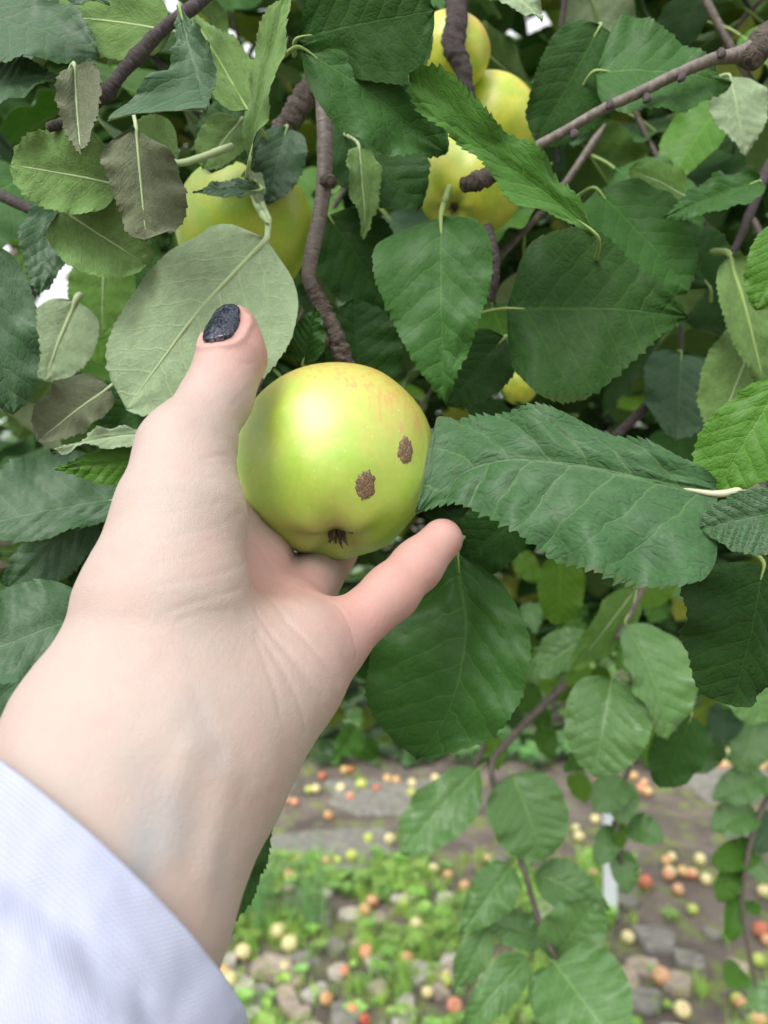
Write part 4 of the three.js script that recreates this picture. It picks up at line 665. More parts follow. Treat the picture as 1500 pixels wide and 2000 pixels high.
// ---- the leaves one can tell apart in the photograph
leaf([520, 466, 0.288], [248, 800, 0.300], { face: 'under', under: 'under_pale', n: [-0.1, 0.15, 1], prof: [[0, 4, 4], [0.06, 105, 78], [0.2, 165, 112], [0.4, 186, 132], [0.6, 160, 133], [0.78, 115, 122], [0.92, 55, 84], [0.97, 30, 48], [1, 0, 0]], fold: -0.05, bend: 0.06, wave: 0.02, pr: 0.0013, pet: [[484, 350, 0.345], [500, 398, 0.315], [523, 436, 0.291]], petMat: 'rib', label: 'large pale underside of a leaf behind the thumb' });
leaf([1400, 965, 0.238], [812, 1003, 0.262], { top: 'leaf_old', n: [0.02, 0.42, 1], prof: [[0, 20, 20, 0], [0.03, 135, 40, 5], [0.1, 195, 55, 15], [0.22, 215, 75, 35], [0.37, 225, 95, 63], [0.54, 190, 112, 85], [0.68, 140, 110, 95], [0.76, 105, 115, 92], [0.85, 62, 132, 75], [0.93, 26, 168, 40], [0.965, 10, 60, 18], [1, 0, 0, 0]], fold: 0.05, bend: 0.05, wave: 0.05, quilt: 0.0011, teeth: 0.0022, pr: 0.0012, pet: [[1476, 948, 0.240], [1450, 962, 0.238]], petMat: 'petiole_pale', nv: 140, nu: 20, label: 'large serrated leaf overlapping the held apple' });
leaf([862, 422, 0.296], [868, 785, 0.292], { top: 'leaf_mid', n: [-0.25, 0.25, 1], prof: [[0, 3, 3], [0.05, 58, 72], [0.12, 86, 122], [0.25, 98, 130], [0.4, 94, 118], [0.6, 70, 88], [0.8, 38, 50], [0.93, 14, 18], [1, 0, 0]], fold: 0.12, bend: 0.05, pr: 0.0011, pet: [[878, 365, 0.302], [868, 395, 0.297]] });
leaf([990, 603, 0.315], [1348, 618, 0.300], { top: 'leaf_old_dark', n: [0.1, 0.1, 1], prof: [[0, 6, 6], [0.05, 100, 105], [0.12, 140, 145], [0.26, 152, 185], [0.48, 145, 178], [0.7, 82, 105], [0.86, 36, 42], [0.95, 10, 12], [1, 0, 0]], fold: 0.06, bend: 0.07, teeth: 0.002, pet: [[940, 612, 0.33], [965, 606, 0.32]] });
leaf([1162, 458, 0.286], [788, 168, 0.272], { top: 'leaf_light', under: 'under_green', n: [-0.35, 0.35, 1], prof: [[0, 2, 2, 0], [0.1, 22, 22, 0], [0.25, 46, 34, 0], [0.36, 74, 46, -2], [0.48, 44, 48, -4], [0.6, 30, 34, -6], [0.74, 28, 48, -6], [0.86, 26, 52, -4], [0.95, 20, 30, 0], [1, 0, 0, 0]], fold: 0.4, bend: 0.03, wave: 0.05, tip: 0.1, teeth: 0.0018 });
leaf([893, 1078, 0.300], [812, 1484, 0.290], { top: 'leaf_mid', n: [-0.3, 0.3, 1], prof: [[0, 4, 4, 0], [0.05, 50, 28, -6], [0.12, 88, 56, -18], [0.33, 122, 130, -50], [0.55, 122, 172, -58], [0.7, 112, 168, -52], [0.83, 88, 128, -36], [0.93, 44, 62, -14], [1, 0, 0, 0]], fold: 0.08, bend: 0.07, wave: 0.05, quilt: 0.0008 });
leaf([1535, 735, 0.238], [1395, 965, 0.243], { top: 'leaf_bright', n: [-0.5, 0.3, 1], prof: [[0, 3, 3], [0.15, 50, 40], [0.4, 85, 66], [0.65, 85, 76], [0.85, 48, 62], [0.95, 20, 30], [1, 0, 0]], fold: 0.25, bend: 0.06, pr: 0.0012 });
leaf([1570, 990, 0.224], [1368, 1032, 0.232], { top: 'leaf_old', n: [0, 0.4, 1], prof: [[0, 5, 5], [0.15, 62, 40], [0.4, 82, 52], [0.7, 66, 46], [0.88, 34, 34], [0.97, 14, 14], [1, 0, 0]], quilt: 0.0008, teeth: 0.0015 });
leaf([1490, 1105, 0.262], [1430, 1378, 0.262], { top: 'leaf_old_dark', n: [0.1, -0.05, 1], prof: [[0, 30, 40], [0.12, 70, 145], [0.3, 66, 158], [0.55, 66, 140], [0.78, 60, 112], [0.9, 48, 92], [0.97, 34, 60], [1, 0, 0]], fold: 0.1, bend: 0.05, wave: 0.08, teeth: 0.002 });
leaf([245, 972, 0.300], [-70, 1035, 0.288], { top: 'leaf_bluish', n: [0.05, 0.45, 1], prof: [[0, 4, 4], [0.08, 34, 78], [0.25, 50, 110], [0.5, 58, 122], [0.75, 50, 100], [1, 0, 0]], fold: 0.1, bend: 0.04 });
leaf([185, 1000, 0.312], [5, 1160, 0.312], { top: 'leaf_bluish', n: [0.2, 0.3, 1], w: [62, 60] });
leaf([190, 1195, 0.272], [-90, 1300, 0.256], { top: 'leaf_bluish', n: [0.1, 0.5, 1], prof: [[0, 4, 4], [0.06, 40, 45], [0.2, 75, 88], [0.45, 95, 110], [0.7, 80, 90], [1, 0, 0]], wave: 0.07, bend: 0.05 });
leaf([292, 846, 0.272], [98, 880, 0.260], { face: 'under', under: 'under_pale', n: [0.1, 0.6, 0.8], prof: [[0, 4, 4], [0.1, 26, 14], [0.4, 28, 14], [0.75, 14, 8], [1, 0, 0]], fold: 0.4, wave: 0.1 });
leaf([300, 895, 0.274], [103, 916, 0.262], { top: 'leaf_bright', under: 'under_pale', n: [0, -0.2, 1], prof: [[0, 4, 4], [0.15, 48, 22], [0.4, 42, 28], [0.62, 32, 24], [0.85, 10, 8], [1, 0, 0]], fold: 0.1, teeth: 0.0014 });
leaf([232, 362, 0.280], [18, 322, 0.274], { face: 'under', under: 'under_green', n: [0.1, -0.2, 1], w: [78, 78], round: true, bend: 0.08, wave: 0.08, curlL: 0.25, fold: 0.2 });
leaf([118, 408, 0.286], [292, 520, 0.290], { face: 'under', under: 'under_green', n: [0.1, -0.25, 1], w: [78, 82], round: true, bend: 0.08, wave: 0.08, curlR: 0.3, fold: 0.15 });
leaf([350, 318, 0.296], [240, 300, 0.300], { face: 'under', under: 'under_green', n: [0.1, -0.25, 1], w: [90, 75], round: true, pr: 0.0014, pet: [[455, 285, 0.305], [400, 306, 0.30]] });
leaf([266, 252, 0.262], [286, 472, 0.262], { face: 'under', under: 'under_brown', n: [0.2, 0, 1], prof: [[0, 4, 4], [0.08, 40, 55], [0.2, 62, 72], [0.4, 74, 62], [0.6, 84, 50], [0.8, 70, 40], [0.93, 38, 30], [1, 0, 0]], fold: -0.2, wave: 0.12, pet: [[255, 205, 0.28], [262, 230, 0.266]] });
leaf([350, 14, 0.264], [408, 246, 0.248], { top: 'leaf_bluish', under: 'under_pale', n: [-0.1, 0.35, 1], prof: [[0, 3, 3], [0.2, 25, 22], [0.45, 44, 48], [0.62, 46, 105], [0.78, 34, 168], [0.9, 24, 160], [0.97, 12, 70], [1, 0, 0]], fold: 0.4, bend: -0.05, wave: 0.08, curlL: 0.5, tip: 0.2, quilt: 0.0003 });
leaf([145, 128, 0.268], [158, 298, 0.254], { face: 'under', under: 'under_brown', n: [0.4, 0.3, 1], w: [52, 36], fold: 0.5, curlL: 0.7, bend: -0.1 });
leaf([-70, 20, 0.300], [195, 108, 0.284], { top: 'leaf_bluish', n: [0, 0.5, 1], prof: [[0, 5, 5], [0.15, 70, 80], [0.4, 90, 115], [0.65, 75, 105], [0.85, 40, 55], [1, 0, 0]], wave: 0.06 });
leaf([-60, 190, 0.290], [110, 150, 0.286], { top: 'leaf_bluish', n: [0, 0.4, 1], w: [70, 60] });
leaf([330, 60, 0.292], [60, 30, 0.304], { face: 'under', under: 'under_green', n: [0, -0.1, 1], w: [72, 80], round: true });
leaf([50, -40, 0.27], [215, 10, 0.266], { top: 'leaf_bluish', n: [0, 0.5, 1], w: [30, 42] });
leaf([488, 312, 0.272], [562, -15, 0.264], { face: 'under', under: 'under_green', n: [-0.5, 0.1, 1], prof: [[0, 2, 2], [0.1, 10, 20], [0.3, 22, 38], [0.55, 30, 42], [0.8, 26, 30], [0.93, 12, 14], [1, 0, 0]], fold: 0.35, rib: false, pet: [[482, 346, 0.345], [484, 330, 0.29]] });
leaf([488, 222, 0.292], [372, 25, 0.302], { face: 'under', under: 'under_green', n: [0.1, -0.2, 1], w: [46, 52], petMat: 'petiole' });
leaf([470, 350, 0.33], [430, 180, 0.34], { top: 'leaf_dark', w: 70 });
leaf([585, 75, 0.276], [850, 20, 0.266], { top: 'leaf_dark', n: [0, -0.2, 1], prof: [[0, 5, 5], [0.1, 60, 40], [0.3, 105, 85], [0.55, 110, 110], [0.8, 75, 120], [0.93, 30, 60], [1, 0, 0]], fold: 0.05 });
leaf([590, 96, 0.272], [872, 300, 0.286], { top: 'leaf_mid', n: [-0.15, 0.15, 1], prof: [[0, 4, 4], [0.1, 38, 45], [0.3, 70, 82], [0.5, 84, 90], [0.7, 88, 78], [0.86, 62, 46], [0.95, 26, 18], [1, 0, 0]], fold: 0.05, bend: 0.06 });
leaf([665, 225, 0.335], [815, 410, 0.325], { top: 'leaf_dark', w: [88, 98], round: true });
leaf([700, 285, 0.318], [712, 466, 0.310], { face: 'under', under: 'under_green', n: [0.6, 0.1, 1], w: [34, 34], curlL: 0.5, pet: [[672, 262, 0.33], [690, 272, 0.322]] });
leaf([1165, 140, 0.332], [1428, 165, 0.322], { top: 'leaf_mid', n: [-0.1, 0.3, 1], prof: [[0, 6, 6], [0.05, 95, 60], [0.16, 118, 95], [0.4, 90, 108], [0.65, 58, 98], [0.85, 25, 52], [0.95, 10, 22], [1, 0, 0]], bend: 0.06 });
leaf([1172, 50, 0.348], [1042, 282, 0.332], { top: 'leaf_dark', n: [0.1, -0.2, 1], w: [95, 70], round: true });
leaf([1165, 370, 0.35], [1345, 570, 0.342], { top: 'leaf_mid', n: [0, 0.2, 1], w: [88, 104], round: true });
leaf([1480, 355, 0.335], [1296, 425, 0.330], { top: 'leaf_mid', n: [0.1, 0.45, 1], w: [55, 36], fold: 0.3, wave: 0.08 });
leaf([1425, 150, 0.37], [1455, 305, 0.37], { face: 'under', under: 'under_pale', w: [60, 55] });
leaf([1340, 385, 0.372], [1228, 330, 0.372], { face: 'under', under: 'under_thin', w: [44, 44], round: true });
leaf([1540, 440, 0.30], [1478, 605, 0.30], { top: 'leaf_bright', n: [-0.1, 0.3, 1], w: [52, 50], round: true });
leaf([1330, 690, 0.42], [1318, 862, 0.40], { top: 'leaf_bluish', n: [0, 0.3, 1], w: [72, 74], round: true, fold: 0.3 });
leaf([1480, 640, 0.36], [1392, 855, 0.36], { face: 'under', under: 'under_green', n: [0, -0.1, 1], w: [75, 72], round: true });
leaf([1425, 500, 0.34], [1492, 760, 0.34], { face: 'under', under: 'under_green', n: [0, -0.1, 1], w: [46, 50], petMat: 'petiole', pr: 0.0014 });
leaf([112, 392, 0.312], [76, 580, 0.300], { top: 'leaf_bluish', n: [0.1, 0.2, 1], w: [48, 50] });
leaf([-40, 480, 0.282], [25, 810, 0.282], { top: 'leaf_bluish', n: [0.2, 0.2, 1], w: [78, 70], round: true });
leaf([148, 588, 0.345], [88, 745, 0.345], { face: 'under', under: 'under_pale', n: [0, -0.2, 1], w: [68, 60], round: true, pr: 0.0015 });
leaf([205, 490, 0.37], [200, 655, 0.37], { face: 'under', under: 'under_thin', n: [0, -0.2, 1], w: [62, 62], round: true });
leaf([215, 755, 0.302], [72, 862, 0.296], { face: 'under', under: 'under_brown', n: [0, 0, 1], w: [40, 60], round: true, wave: 0.1 });
leaf([298, 735, 0.312], [212, 858, 0.312], { top: 'leaf_mid', w: [58, 62], round: true });
leaf([592, 708, 0.302], [618, 600, 0.296], { top: 'leaf_mid', n: [0, 0.3, 1], w: [34, 36], wave: 0.1 });
leaf([705, 770, 0.328], [690, 585, 0.328], { top: 'leaf_dark', w: [60, 84], round: true });
leaf([640, 420, 0.345], [770, 610, 0.345], { top: 'leaf_dark', w: [80, 86], round: true });
leaf([985, 660, 0.335], [872, 790, 0.325], { top: 'leaf_dark', w: [62, 60], round: true });
leaf([1020, 985, 0.315], [885, 1125, 0.315], { top: 'leaf_dark', w: [60, 64], round: true });
leaf([145, 1052, 0.345], [35, 1158, 0.345], { top: 'leaf_thin', w: [40, 44] });
leaf([205, 1000, 0.318], [148, 1185, 0.318], { top: 'leaf_dark', w: [50, 44] });
leaf([505, 1555, 0.312], [430, 1818, 0.300], { top: 'leaf_old_dark', n: [0.3, 0.1, 1], prof: [[0, 4, 4], [0.15, 36, 40], [0.4, 46, 50], [0.7, 40, 44], [0.9, 18, 20], [1, 0, 0]], teeth: 0.0013 });
leaf([820, 30, 0.33], [690, 200, 0.34], { top: 'leaf_dark', w: 80, round: true });
leaf([960, -40, 0.30], [1060, 40, 0.295], { face: 'under', under: 'under_pale', w: [46, 40], wave: 0.1 });
leaf([1385, 560, 0.36], [1300, 420, 0.37], { top: 'leaf_dark', w: 70 });
leaf([1430, 1290, 0.5], [1500, 1410, 0.5], { top: 'leaf_fresh', n: [0, 0.5, 1], w: [70, 60], round: true });
leaf([70, 1300, 0.31], [-70, 1430, 0.31], { top: 'leaf_bluish', n: [0.2, 0.4, 1], w: [60, 60], round: true });
leaf([503, 372, 0.300], [376, 376, 0.298], { top: 'leaf_bluish', n: [0, 0.4, 1], w: [24, 20], fold: 0.3, wave: 0.05, pet: [[482, 345, 0.345], [500, 355, 0.31]] });
leaf([486, 335, 0.32], [508, 410, 0.31], { face: 'under', under: 'under_pale', n: [0.4, 0.1, 1], w: [20, 16], fold: 0.4 });
leaf([560, 250, 0.335], [520, 400, 0.325], { top: 'leaf_bluish', n: [0.2, 0.1, 1], w: [50, 40], round: true });
leaf([470, 235, 0.315], [395, 330, 0.31], { face: 'under', under: 'under_green', n: [0, -0.1, 1], w: [42, 46], round: true });
leaf([20, 330, 0.40], [60, 460, 0.40], { face: 'under', under: 'under_thin', w: [50, 46], round: true });
leaf([60, 470, 0.42], [-10, 400, 0.42], { top: 'leaf_thin', w: [40, 46], round: true });
leaf([20, 560, 0.42], [80, 480, 0.42], { top: 'leaf_thin', w: [30, 36], round: true });
leaf([150, 640, 0.40], [240, 700, 0.40], { top: 'leaf_thin', w: [36, 40], round: true });
// bright leaves below the large serrated leaf
{
  const r = rng(808);
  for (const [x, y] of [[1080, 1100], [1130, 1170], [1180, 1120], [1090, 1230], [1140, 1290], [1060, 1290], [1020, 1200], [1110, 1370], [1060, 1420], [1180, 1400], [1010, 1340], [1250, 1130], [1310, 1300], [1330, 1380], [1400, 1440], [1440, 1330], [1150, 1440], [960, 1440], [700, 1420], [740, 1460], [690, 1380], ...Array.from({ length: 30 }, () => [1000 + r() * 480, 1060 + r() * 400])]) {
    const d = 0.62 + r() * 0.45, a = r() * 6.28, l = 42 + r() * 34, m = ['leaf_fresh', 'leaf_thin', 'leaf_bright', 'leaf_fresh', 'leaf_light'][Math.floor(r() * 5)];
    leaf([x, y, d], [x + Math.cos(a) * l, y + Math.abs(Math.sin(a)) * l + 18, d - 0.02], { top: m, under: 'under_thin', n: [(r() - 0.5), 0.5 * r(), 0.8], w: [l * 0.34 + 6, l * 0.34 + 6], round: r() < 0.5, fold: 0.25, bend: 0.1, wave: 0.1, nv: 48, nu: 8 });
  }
}
// lower sprigs, farther off
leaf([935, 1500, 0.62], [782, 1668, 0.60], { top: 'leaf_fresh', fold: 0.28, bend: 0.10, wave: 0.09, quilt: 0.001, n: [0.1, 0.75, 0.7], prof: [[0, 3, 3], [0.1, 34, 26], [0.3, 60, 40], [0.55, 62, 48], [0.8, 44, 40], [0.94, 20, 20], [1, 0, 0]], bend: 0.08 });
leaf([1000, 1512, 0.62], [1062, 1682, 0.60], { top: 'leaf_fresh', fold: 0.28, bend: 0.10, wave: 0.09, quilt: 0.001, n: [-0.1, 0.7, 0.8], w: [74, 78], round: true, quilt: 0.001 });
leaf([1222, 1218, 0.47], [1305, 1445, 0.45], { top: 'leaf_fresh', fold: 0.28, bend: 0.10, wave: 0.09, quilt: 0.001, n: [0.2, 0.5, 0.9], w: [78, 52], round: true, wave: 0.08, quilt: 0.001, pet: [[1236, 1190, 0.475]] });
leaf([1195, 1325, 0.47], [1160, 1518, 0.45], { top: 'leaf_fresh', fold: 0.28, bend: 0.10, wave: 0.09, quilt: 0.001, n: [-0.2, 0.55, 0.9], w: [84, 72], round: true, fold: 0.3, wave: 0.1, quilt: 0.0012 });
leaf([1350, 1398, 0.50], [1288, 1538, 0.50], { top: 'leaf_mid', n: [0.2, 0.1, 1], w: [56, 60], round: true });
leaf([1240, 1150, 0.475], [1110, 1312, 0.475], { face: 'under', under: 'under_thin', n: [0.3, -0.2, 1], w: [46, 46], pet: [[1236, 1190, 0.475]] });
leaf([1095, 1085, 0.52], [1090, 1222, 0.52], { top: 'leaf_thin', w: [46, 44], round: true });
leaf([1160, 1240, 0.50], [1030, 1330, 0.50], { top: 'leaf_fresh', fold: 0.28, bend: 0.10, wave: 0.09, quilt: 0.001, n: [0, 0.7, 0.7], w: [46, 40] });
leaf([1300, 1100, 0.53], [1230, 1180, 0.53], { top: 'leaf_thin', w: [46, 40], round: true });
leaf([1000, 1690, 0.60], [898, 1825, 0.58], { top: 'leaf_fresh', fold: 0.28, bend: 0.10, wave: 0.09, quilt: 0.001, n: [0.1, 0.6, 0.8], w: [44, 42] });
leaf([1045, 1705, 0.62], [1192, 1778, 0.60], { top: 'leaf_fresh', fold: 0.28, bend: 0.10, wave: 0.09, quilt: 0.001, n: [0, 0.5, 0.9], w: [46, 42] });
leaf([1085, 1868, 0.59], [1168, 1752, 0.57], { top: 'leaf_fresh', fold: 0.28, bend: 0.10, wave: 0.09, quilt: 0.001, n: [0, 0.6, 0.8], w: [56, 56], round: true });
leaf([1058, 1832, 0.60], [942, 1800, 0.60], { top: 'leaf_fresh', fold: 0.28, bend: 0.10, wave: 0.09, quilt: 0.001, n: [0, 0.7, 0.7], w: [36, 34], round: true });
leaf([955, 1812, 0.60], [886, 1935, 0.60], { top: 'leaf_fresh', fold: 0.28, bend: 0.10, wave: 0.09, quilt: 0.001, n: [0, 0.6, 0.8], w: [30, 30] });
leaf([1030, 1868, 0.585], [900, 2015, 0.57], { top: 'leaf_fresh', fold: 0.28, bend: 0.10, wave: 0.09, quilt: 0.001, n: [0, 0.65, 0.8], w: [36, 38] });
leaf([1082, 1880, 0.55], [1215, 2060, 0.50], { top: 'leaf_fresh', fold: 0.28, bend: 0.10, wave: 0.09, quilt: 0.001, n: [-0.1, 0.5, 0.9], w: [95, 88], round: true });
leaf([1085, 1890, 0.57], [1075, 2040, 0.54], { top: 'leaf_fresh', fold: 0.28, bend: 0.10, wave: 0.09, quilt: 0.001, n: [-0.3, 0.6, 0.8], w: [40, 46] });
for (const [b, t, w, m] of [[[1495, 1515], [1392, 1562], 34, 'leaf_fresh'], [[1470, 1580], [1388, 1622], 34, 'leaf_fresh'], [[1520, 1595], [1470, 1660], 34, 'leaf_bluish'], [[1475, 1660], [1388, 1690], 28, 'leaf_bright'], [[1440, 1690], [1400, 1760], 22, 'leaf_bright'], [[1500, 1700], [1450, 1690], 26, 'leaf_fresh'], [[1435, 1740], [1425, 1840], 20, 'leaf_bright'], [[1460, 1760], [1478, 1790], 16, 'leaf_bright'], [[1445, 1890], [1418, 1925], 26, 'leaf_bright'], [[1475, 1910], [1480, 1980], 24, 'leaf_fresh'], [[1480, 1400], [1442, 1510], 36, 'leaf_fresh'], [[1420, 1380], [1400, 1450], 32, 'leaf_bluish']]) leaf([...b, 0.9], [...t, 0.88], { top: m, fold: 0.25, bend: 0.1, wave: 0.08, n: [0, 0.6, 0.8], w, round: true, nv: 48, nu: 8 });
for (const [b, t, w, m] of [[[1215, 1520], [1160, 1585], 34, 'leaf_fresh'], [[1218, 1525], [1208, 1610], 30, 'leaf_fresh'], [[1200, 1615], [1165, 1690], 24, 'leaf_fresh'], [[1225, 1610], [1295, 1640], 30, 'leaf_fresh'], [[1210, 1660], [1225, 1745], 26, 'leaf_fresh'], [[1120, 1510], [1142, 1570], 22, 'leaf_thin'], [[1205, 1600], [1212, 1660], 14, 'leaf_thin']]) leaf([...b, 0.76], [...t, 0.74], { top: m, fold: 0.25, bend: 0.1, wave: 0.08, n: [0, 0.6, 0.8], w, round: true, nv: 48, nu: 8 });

const openSky = (p) => { const y = p.y - CAMERA_HEIGHT, d = -(p.z * CP - y * SP), px = 750 + p.x / d * FOCAL, py = 1000 - (y * CP + p.z * SP) / d * FOCAL; return [[112, 545, 62], [1046, 88, 18], [1082, 62, 10]].some(([x, y, q]) => Math.hypot(px - x, py - y) < q + 22 / d); };   // gaps in the crown
// ---- leafy twigs that fill the crown behind: each leaf is still its own piece
{
  const r = rng(2024), up = V3(0, 1, 0);
  const kinds = [];
  for (let k = 0; k < 8; k++) { const L = 0.072; kinds.push(leafGeo(L, (k % 2 ? ROUND : OVATE).map((q) => [q[0], q[1] * (0.30 + 0.04 * (k % 3)), q[2] * (0.30 + 0.04 * (k % 3)), 0]), { seed: 500 + k, nv: 44, nu: 8, fold: 0.08 + 0.06 * (k % 3), bend: 0.03 + 0.05 * r(), wave: 0.06, teeth: 0.0012, quilt: 0.0006 })); }
  const stalk = sweep([V3(0.002, -0.022, -0.004), V3(0, -0.008, -0.001), V3(0, 0.004, 0), V3(0, 0.045, 0.0015)], [0.0011, 0.0009, 0.0008, 0.0003], { seg: 10, sides: 5 });
  const tops = ['leaf_dark', 'leaf_dark', 'leaf_mid', 'leaf_bluish', 'leaf_old_dark', 'leaf_bright'], unders = ['under_green', 'under_pale', 'under_green', 'under_thin'];
  const spots = []; // [photo x, y, depth]
  for (let k = 0; k < 26; k++) { const c = k % 7, q = Math.floor(k / 7); spots.push([-150 + c * 290 + (r() - 0.5) * 190, -120 + q * 330 + (r() - 0.5) * 210, 0.40 + r() * 0.26]); }
  spots.push([1150, 1060, 0.62], [1320, 1120, 0.60], [1450, 1180, 0.55], [1000, 1220, 0.75], [60, 1180, 0.45], [1060, 1330, 0.9]);
  for (const [px, py, d] of spots) {
    if (nLeaf >= 296) break;
    const s = at(px, py, d), dir = V3((r() - 0.5) * 1.6, -0.55 - r() * 0.5, (r() - 0.3) * 0.8).normalize(), len = 0.16 + r() * 0.08, pts = [];
    for (let k = 0; k < 5; k++) pts.push(s.clone().addScaledVector(dir, (k / 4 - 0.5) * len).add(V3(noise2(k + px, 1) * 0.008, -0.02 * (k / 4) ** 2, noise2(k + px, 7) * 0.008)));
    mesh('branch', sweep(pts, [0.0023, 0.0021, 0.0019, 0.0016, 0.001], { seg: 20, sides: 8, rough: 0.15, freq: 250 }), M[r() < 0.5 ? 'bark_smooth' : 'bark_dark'], tree);
    const curve = new THREE.CatmullRomCurve3(pts), n = 7;
    for (let k = 0; k < n && nLeaf < 300; k++) {
      const p = curve.getPoint(0.08 + 0.9 * k / (n - 1)), a = k * 2.4 + r(), side = V3(Math.cos(a), -0.25 - r() * 0.5, Math.sin(a) * 0.8 + 0.1).addScaledVector(dir, 0.5).normalize();
      if (openSky(p.clone().addScaledVector(side, 0.05))) continue;
      const z0 = up.clone().add(V3((r() - 0.5) * 1.3, 0, (r() - 0.2) * 1.4)).normalize(); z0.addScaledVector(side, -z0.dot(side)).normalize(); const x0 = V3().crossVectors(side, z0);
      const glow = r(); const m = mesh(numbered('leaf'), kinds[Math.floor(r() * 8)], [M[glow < 0.10 ? 'leaf_bright' : tops[Math.floor(r() * 6)]], M[unders[Math.floor(r() * 4)]]], tree);
      m.matrix.makeBasis(x0, side, z0).setPosition(p.addScaledVector(side, 0.02)); m.matrix.decompose(m.position, m.quaternion, m.scale); m.scale.setScalar(0.75 + r() * 0.4); nLeaf++;
      mesh('petiole', stalk, M.petiole, m);
    }
  }
  // the far side of the crown, out of focus
  const small = leafGeo(0.07, OVATE.map((q) => [q[0], q[1] * 0.33, q[2] * 0.33, 0]), { seed: 900, nv: 10, nu: 4, fold: 0.15, bend: 0.05, wave: 0.05, teeth: 0 });
  const far = (name, n, mat, where, size, vary) => {
    const m = new THREE.InstancedMesh(small, mat, n), o = new THREE.Object3D(), c = new THREE.Color(); m.name = name; m.castShadow = m.receiveShadow = true; m.userData.kind = 'stuff'; tree.add(m);
    for (let i = 0; i < n; i++) { const p = where(); o.position.copy(p); o.rotation.set(-2.2 + r() * 1.6, r() * 6.28, (r() - 0.5) * 1.4, 'YXZ'); o.scale.setScalar(size * (0.7 + r() * 0.6)); o.updateMatrix(); m.setMatrixAt(i, o.matrix); const k = 0.7 + r() * 0.6, g = r() < vary ? 1.6 : 1; c.setRGB(k * g * g * 0.9, k * g, k * 0.9); m.setColorAt(i, c); }
  };
  const crown = () => { for (;;) { const d = 0.75 + Math.pow(r(), 0.8) * 0.85, px = -80 + r() * 2000, py = -350 + r() * 1680, p = at(px, py, d); if (px > 560 && py > 1270 && px < 1500) continue; if (p.y > 2.5) continue; const k = noise3(p.x * 1.7, p.y * 1.7, p.z * 1.7) + 0.5 * noise3(p.x * 4, p.y * 4, p.z * 4); if (k < -0.55 || openSky(p)) continue; if (px > -60 && px < 270 && py > 330 && py < 720 && r() < 0.85) continue; return p; } };
  const low = () => { for (;;) { const side = r() < 0.78, px = side ? 960 + r() * 640 : 610 + r() * 250, py = side ? 1050 + r() * 400 : 1330 + r() * 150, d = 1.0 + r() * 1.3, k = noise2(px * 0.006, py * 0.006); if (k < -0.3) continue; return at(px, py, d); } };
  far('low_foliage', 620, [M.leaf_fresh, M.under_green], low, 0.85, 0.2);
  far('foliage', 6500, [M.leaf_mid, M.under_green], crown, 1, 0.25);
}

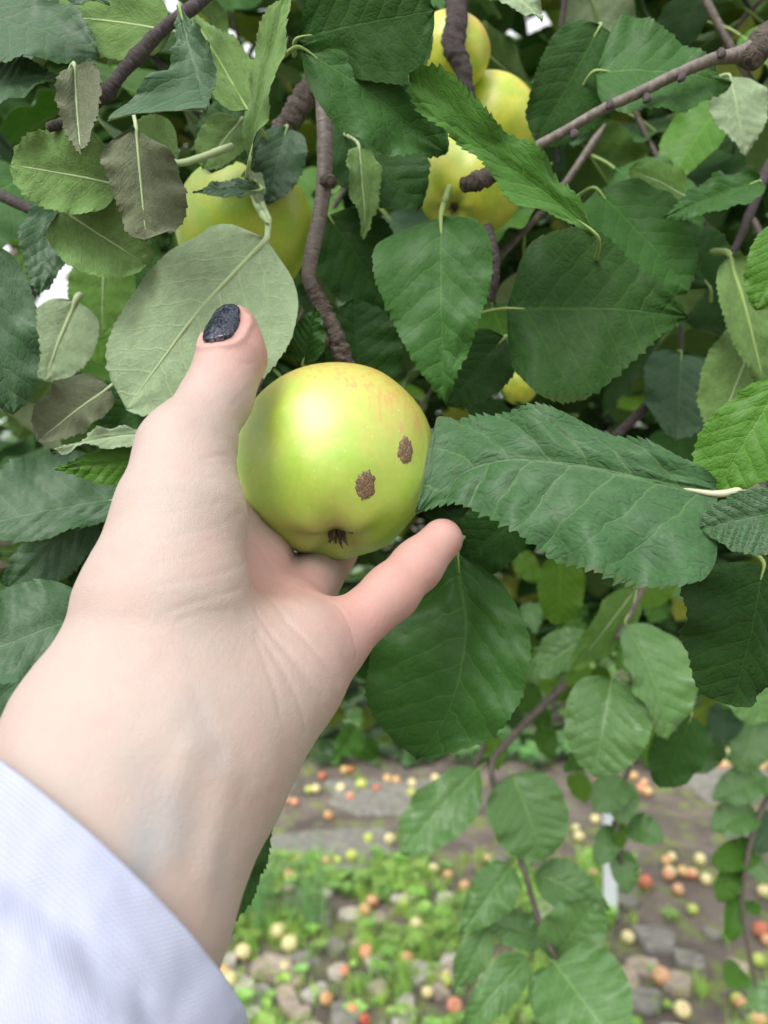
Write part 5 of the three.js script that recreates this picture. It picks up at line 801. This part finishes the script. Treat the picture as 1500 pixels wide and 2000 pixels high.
// ---------------------------------------------------------------- shrubs and trees beyond the path
{
  const r = rng(606), leafG = (() => { const g = new THREE.PlaneGeometry(0.036, 0.062, 2, 3), p = g.attributes.position; for (let i = 0; i < p.count; i++) { const t = p.getY(i) / 0.062 + 0.5; p.setX(i, p.getX(i) * Math.max(0.05, Math.sin(Math.PI * (0.08 + t * 0.9)))); p.setZ(i, 0.25 * Math.abs(p.getX(i)) - 0.01 * t * t); } g.computeVertexNormals(); return g; })();
  const mats = [[0.10, 0.26, 0.06], [0.07, 0.19, 0.05], [0.16, 0.34, 0.08], [0.20, 0.40, 0.06]].map((c, i) => new THREE.MeshPhysicalMaterial({ name: 'shrub_leaf_' + i, color: lin(...c), roughness: 0.95, clearcoat: 0.5, clearcoatRoughness: 0.35, transmission: 0.35, thickness: 0, side: THREE.DoubleSide }));
  const bush = (name, label, cat, x, z, w, h, n, mi, size, base, group) => {
    const root = new THREE.Group(); root.name = numbered(name); root.position.set(x, 0, z); scene.add(root); tag(root, label, cat, group);
    const stems = base ? 1 : 5, tips = [];
    for (let k = 0; k < stems; k++) { const a = k / stems * 6.28 + r(), q = base ? 0.04 : w * 0.2; const top = V3(Math.cos(a) * q * 1.6, base ? base * 1.5 : h * 0.7, Math.sin(a) * q * 1.6); mesh(base ? 'trunk' : 'stem', sweep([V3(Math.cos(a) * q * 0.3, -0.02, Math.sin(a) * q * 0.3), V3(Math.cos(a) * q * 0.7, top.y * 0.5, Math.sin(a) * q * 0.7), top], base ? [0.12, 0.1, 0.06] : [0.02, 0.016, 0.008], { seg: 12, sides: 10, rough: 0.2, freq: 12 }), M.bark_trunk, root); }
    const blobs = []; for (let k = 0; k < 26; k++) blobs.push([(r() - 0.5) * w, (base || 0) + (0.12 + 0.8 * r()) * (h - (base || 0)), (r() - 0.5) * w * 0.7, 0.12 + 0.16 * r()]);
    const m = new THREE.InstancedMesh(leafG, mats[mi], n), o = new THREE.Object3D(), c = new THREE.Color(); m.name = 'crown'; m.userData.kind = 'stuff'; m.castShadow = m.receiveShadow = true; root.add(m);
    for (let i = 0; i < n; i++) { const b = blobs[Math.floor(r() * 26)], a = r() * 6.28, ph = Math.acos(2 * r() - 1), q = b[3] * h * (base ? 1.1 : 1.3) * Math.pow(r(), 0.4) * 0.75; o.position.set(b[0] + q * Math.sin(ph) * Math.cos(a), Math.max(0.04, b[1] + q * Math.cos(ph)), b[2] + q * Math.sin(ph) * Math.sin(a)); o.rotation.set(r() * 2 - 2.2, r() * 6.28, r() - 0.5, 'YXZ'); o.scale.setScalar(size * (0.7 + 0.6 * r())); o.updateMatrix(); m.setMatrixAt(i, o.matrix); const k = 0.65 + r() * 0.7; c.setRGB(k * (0.85 + 0.4 * r()), k, k * 0.9); m.setColorAt(i, c); }
    return root;
  };
  bush('shrub', 'leafy shrub beyond the path, behind the little finger', 'shrub', -0.45, -4.75, 1.3, 1.15, 2600, 0, 1.1);
  bush('shrub', 'darker shrub beyond the path, behind the broad hanging leaf', 'shrub', 0.5, -4.8, 1.4, 1.2, 2600, 1, 1.1);
  bush('shrub', 'light green shrub beyond the path behind the sprigs', 'shrub', 1.5, -5.1, 1.5, 1.3, 2600, 2, 1.1);
  bush('shrub', 'dense shrub beyond the path at the far side of the stake', 'shrub', 2.6, -5.6, 1.8, 1.4, 2600, 0, 1.1);
  bush('shrub', 'dense shrub beyond the path, hidden mostly by the arm', 'shrub', -1.6, -4.9, 1.4, 1.3, 2200, 1, 1.1);
  bush('orchard_tree', 'round orchard tree farther behind, seen through gaps over the thumb', 'tree', -4.2, -9.5, 3.2, 2.6, 6000, 0, 2.0, 0.7);
  bush('orchard_tree', 'orchard tree farther behind the held apple', 'tree', 0.6, -10.5, 5.2, 5.6, 15000, 1, 2.4, 1.0);
  bush('orchard_tree', 'orchard tree farther behind the white stake', 'tree', 4.2, -10, 5.4, 5.4, 15000, 0, 2.4, 1.0);
}
renderer.render(scene, camera);
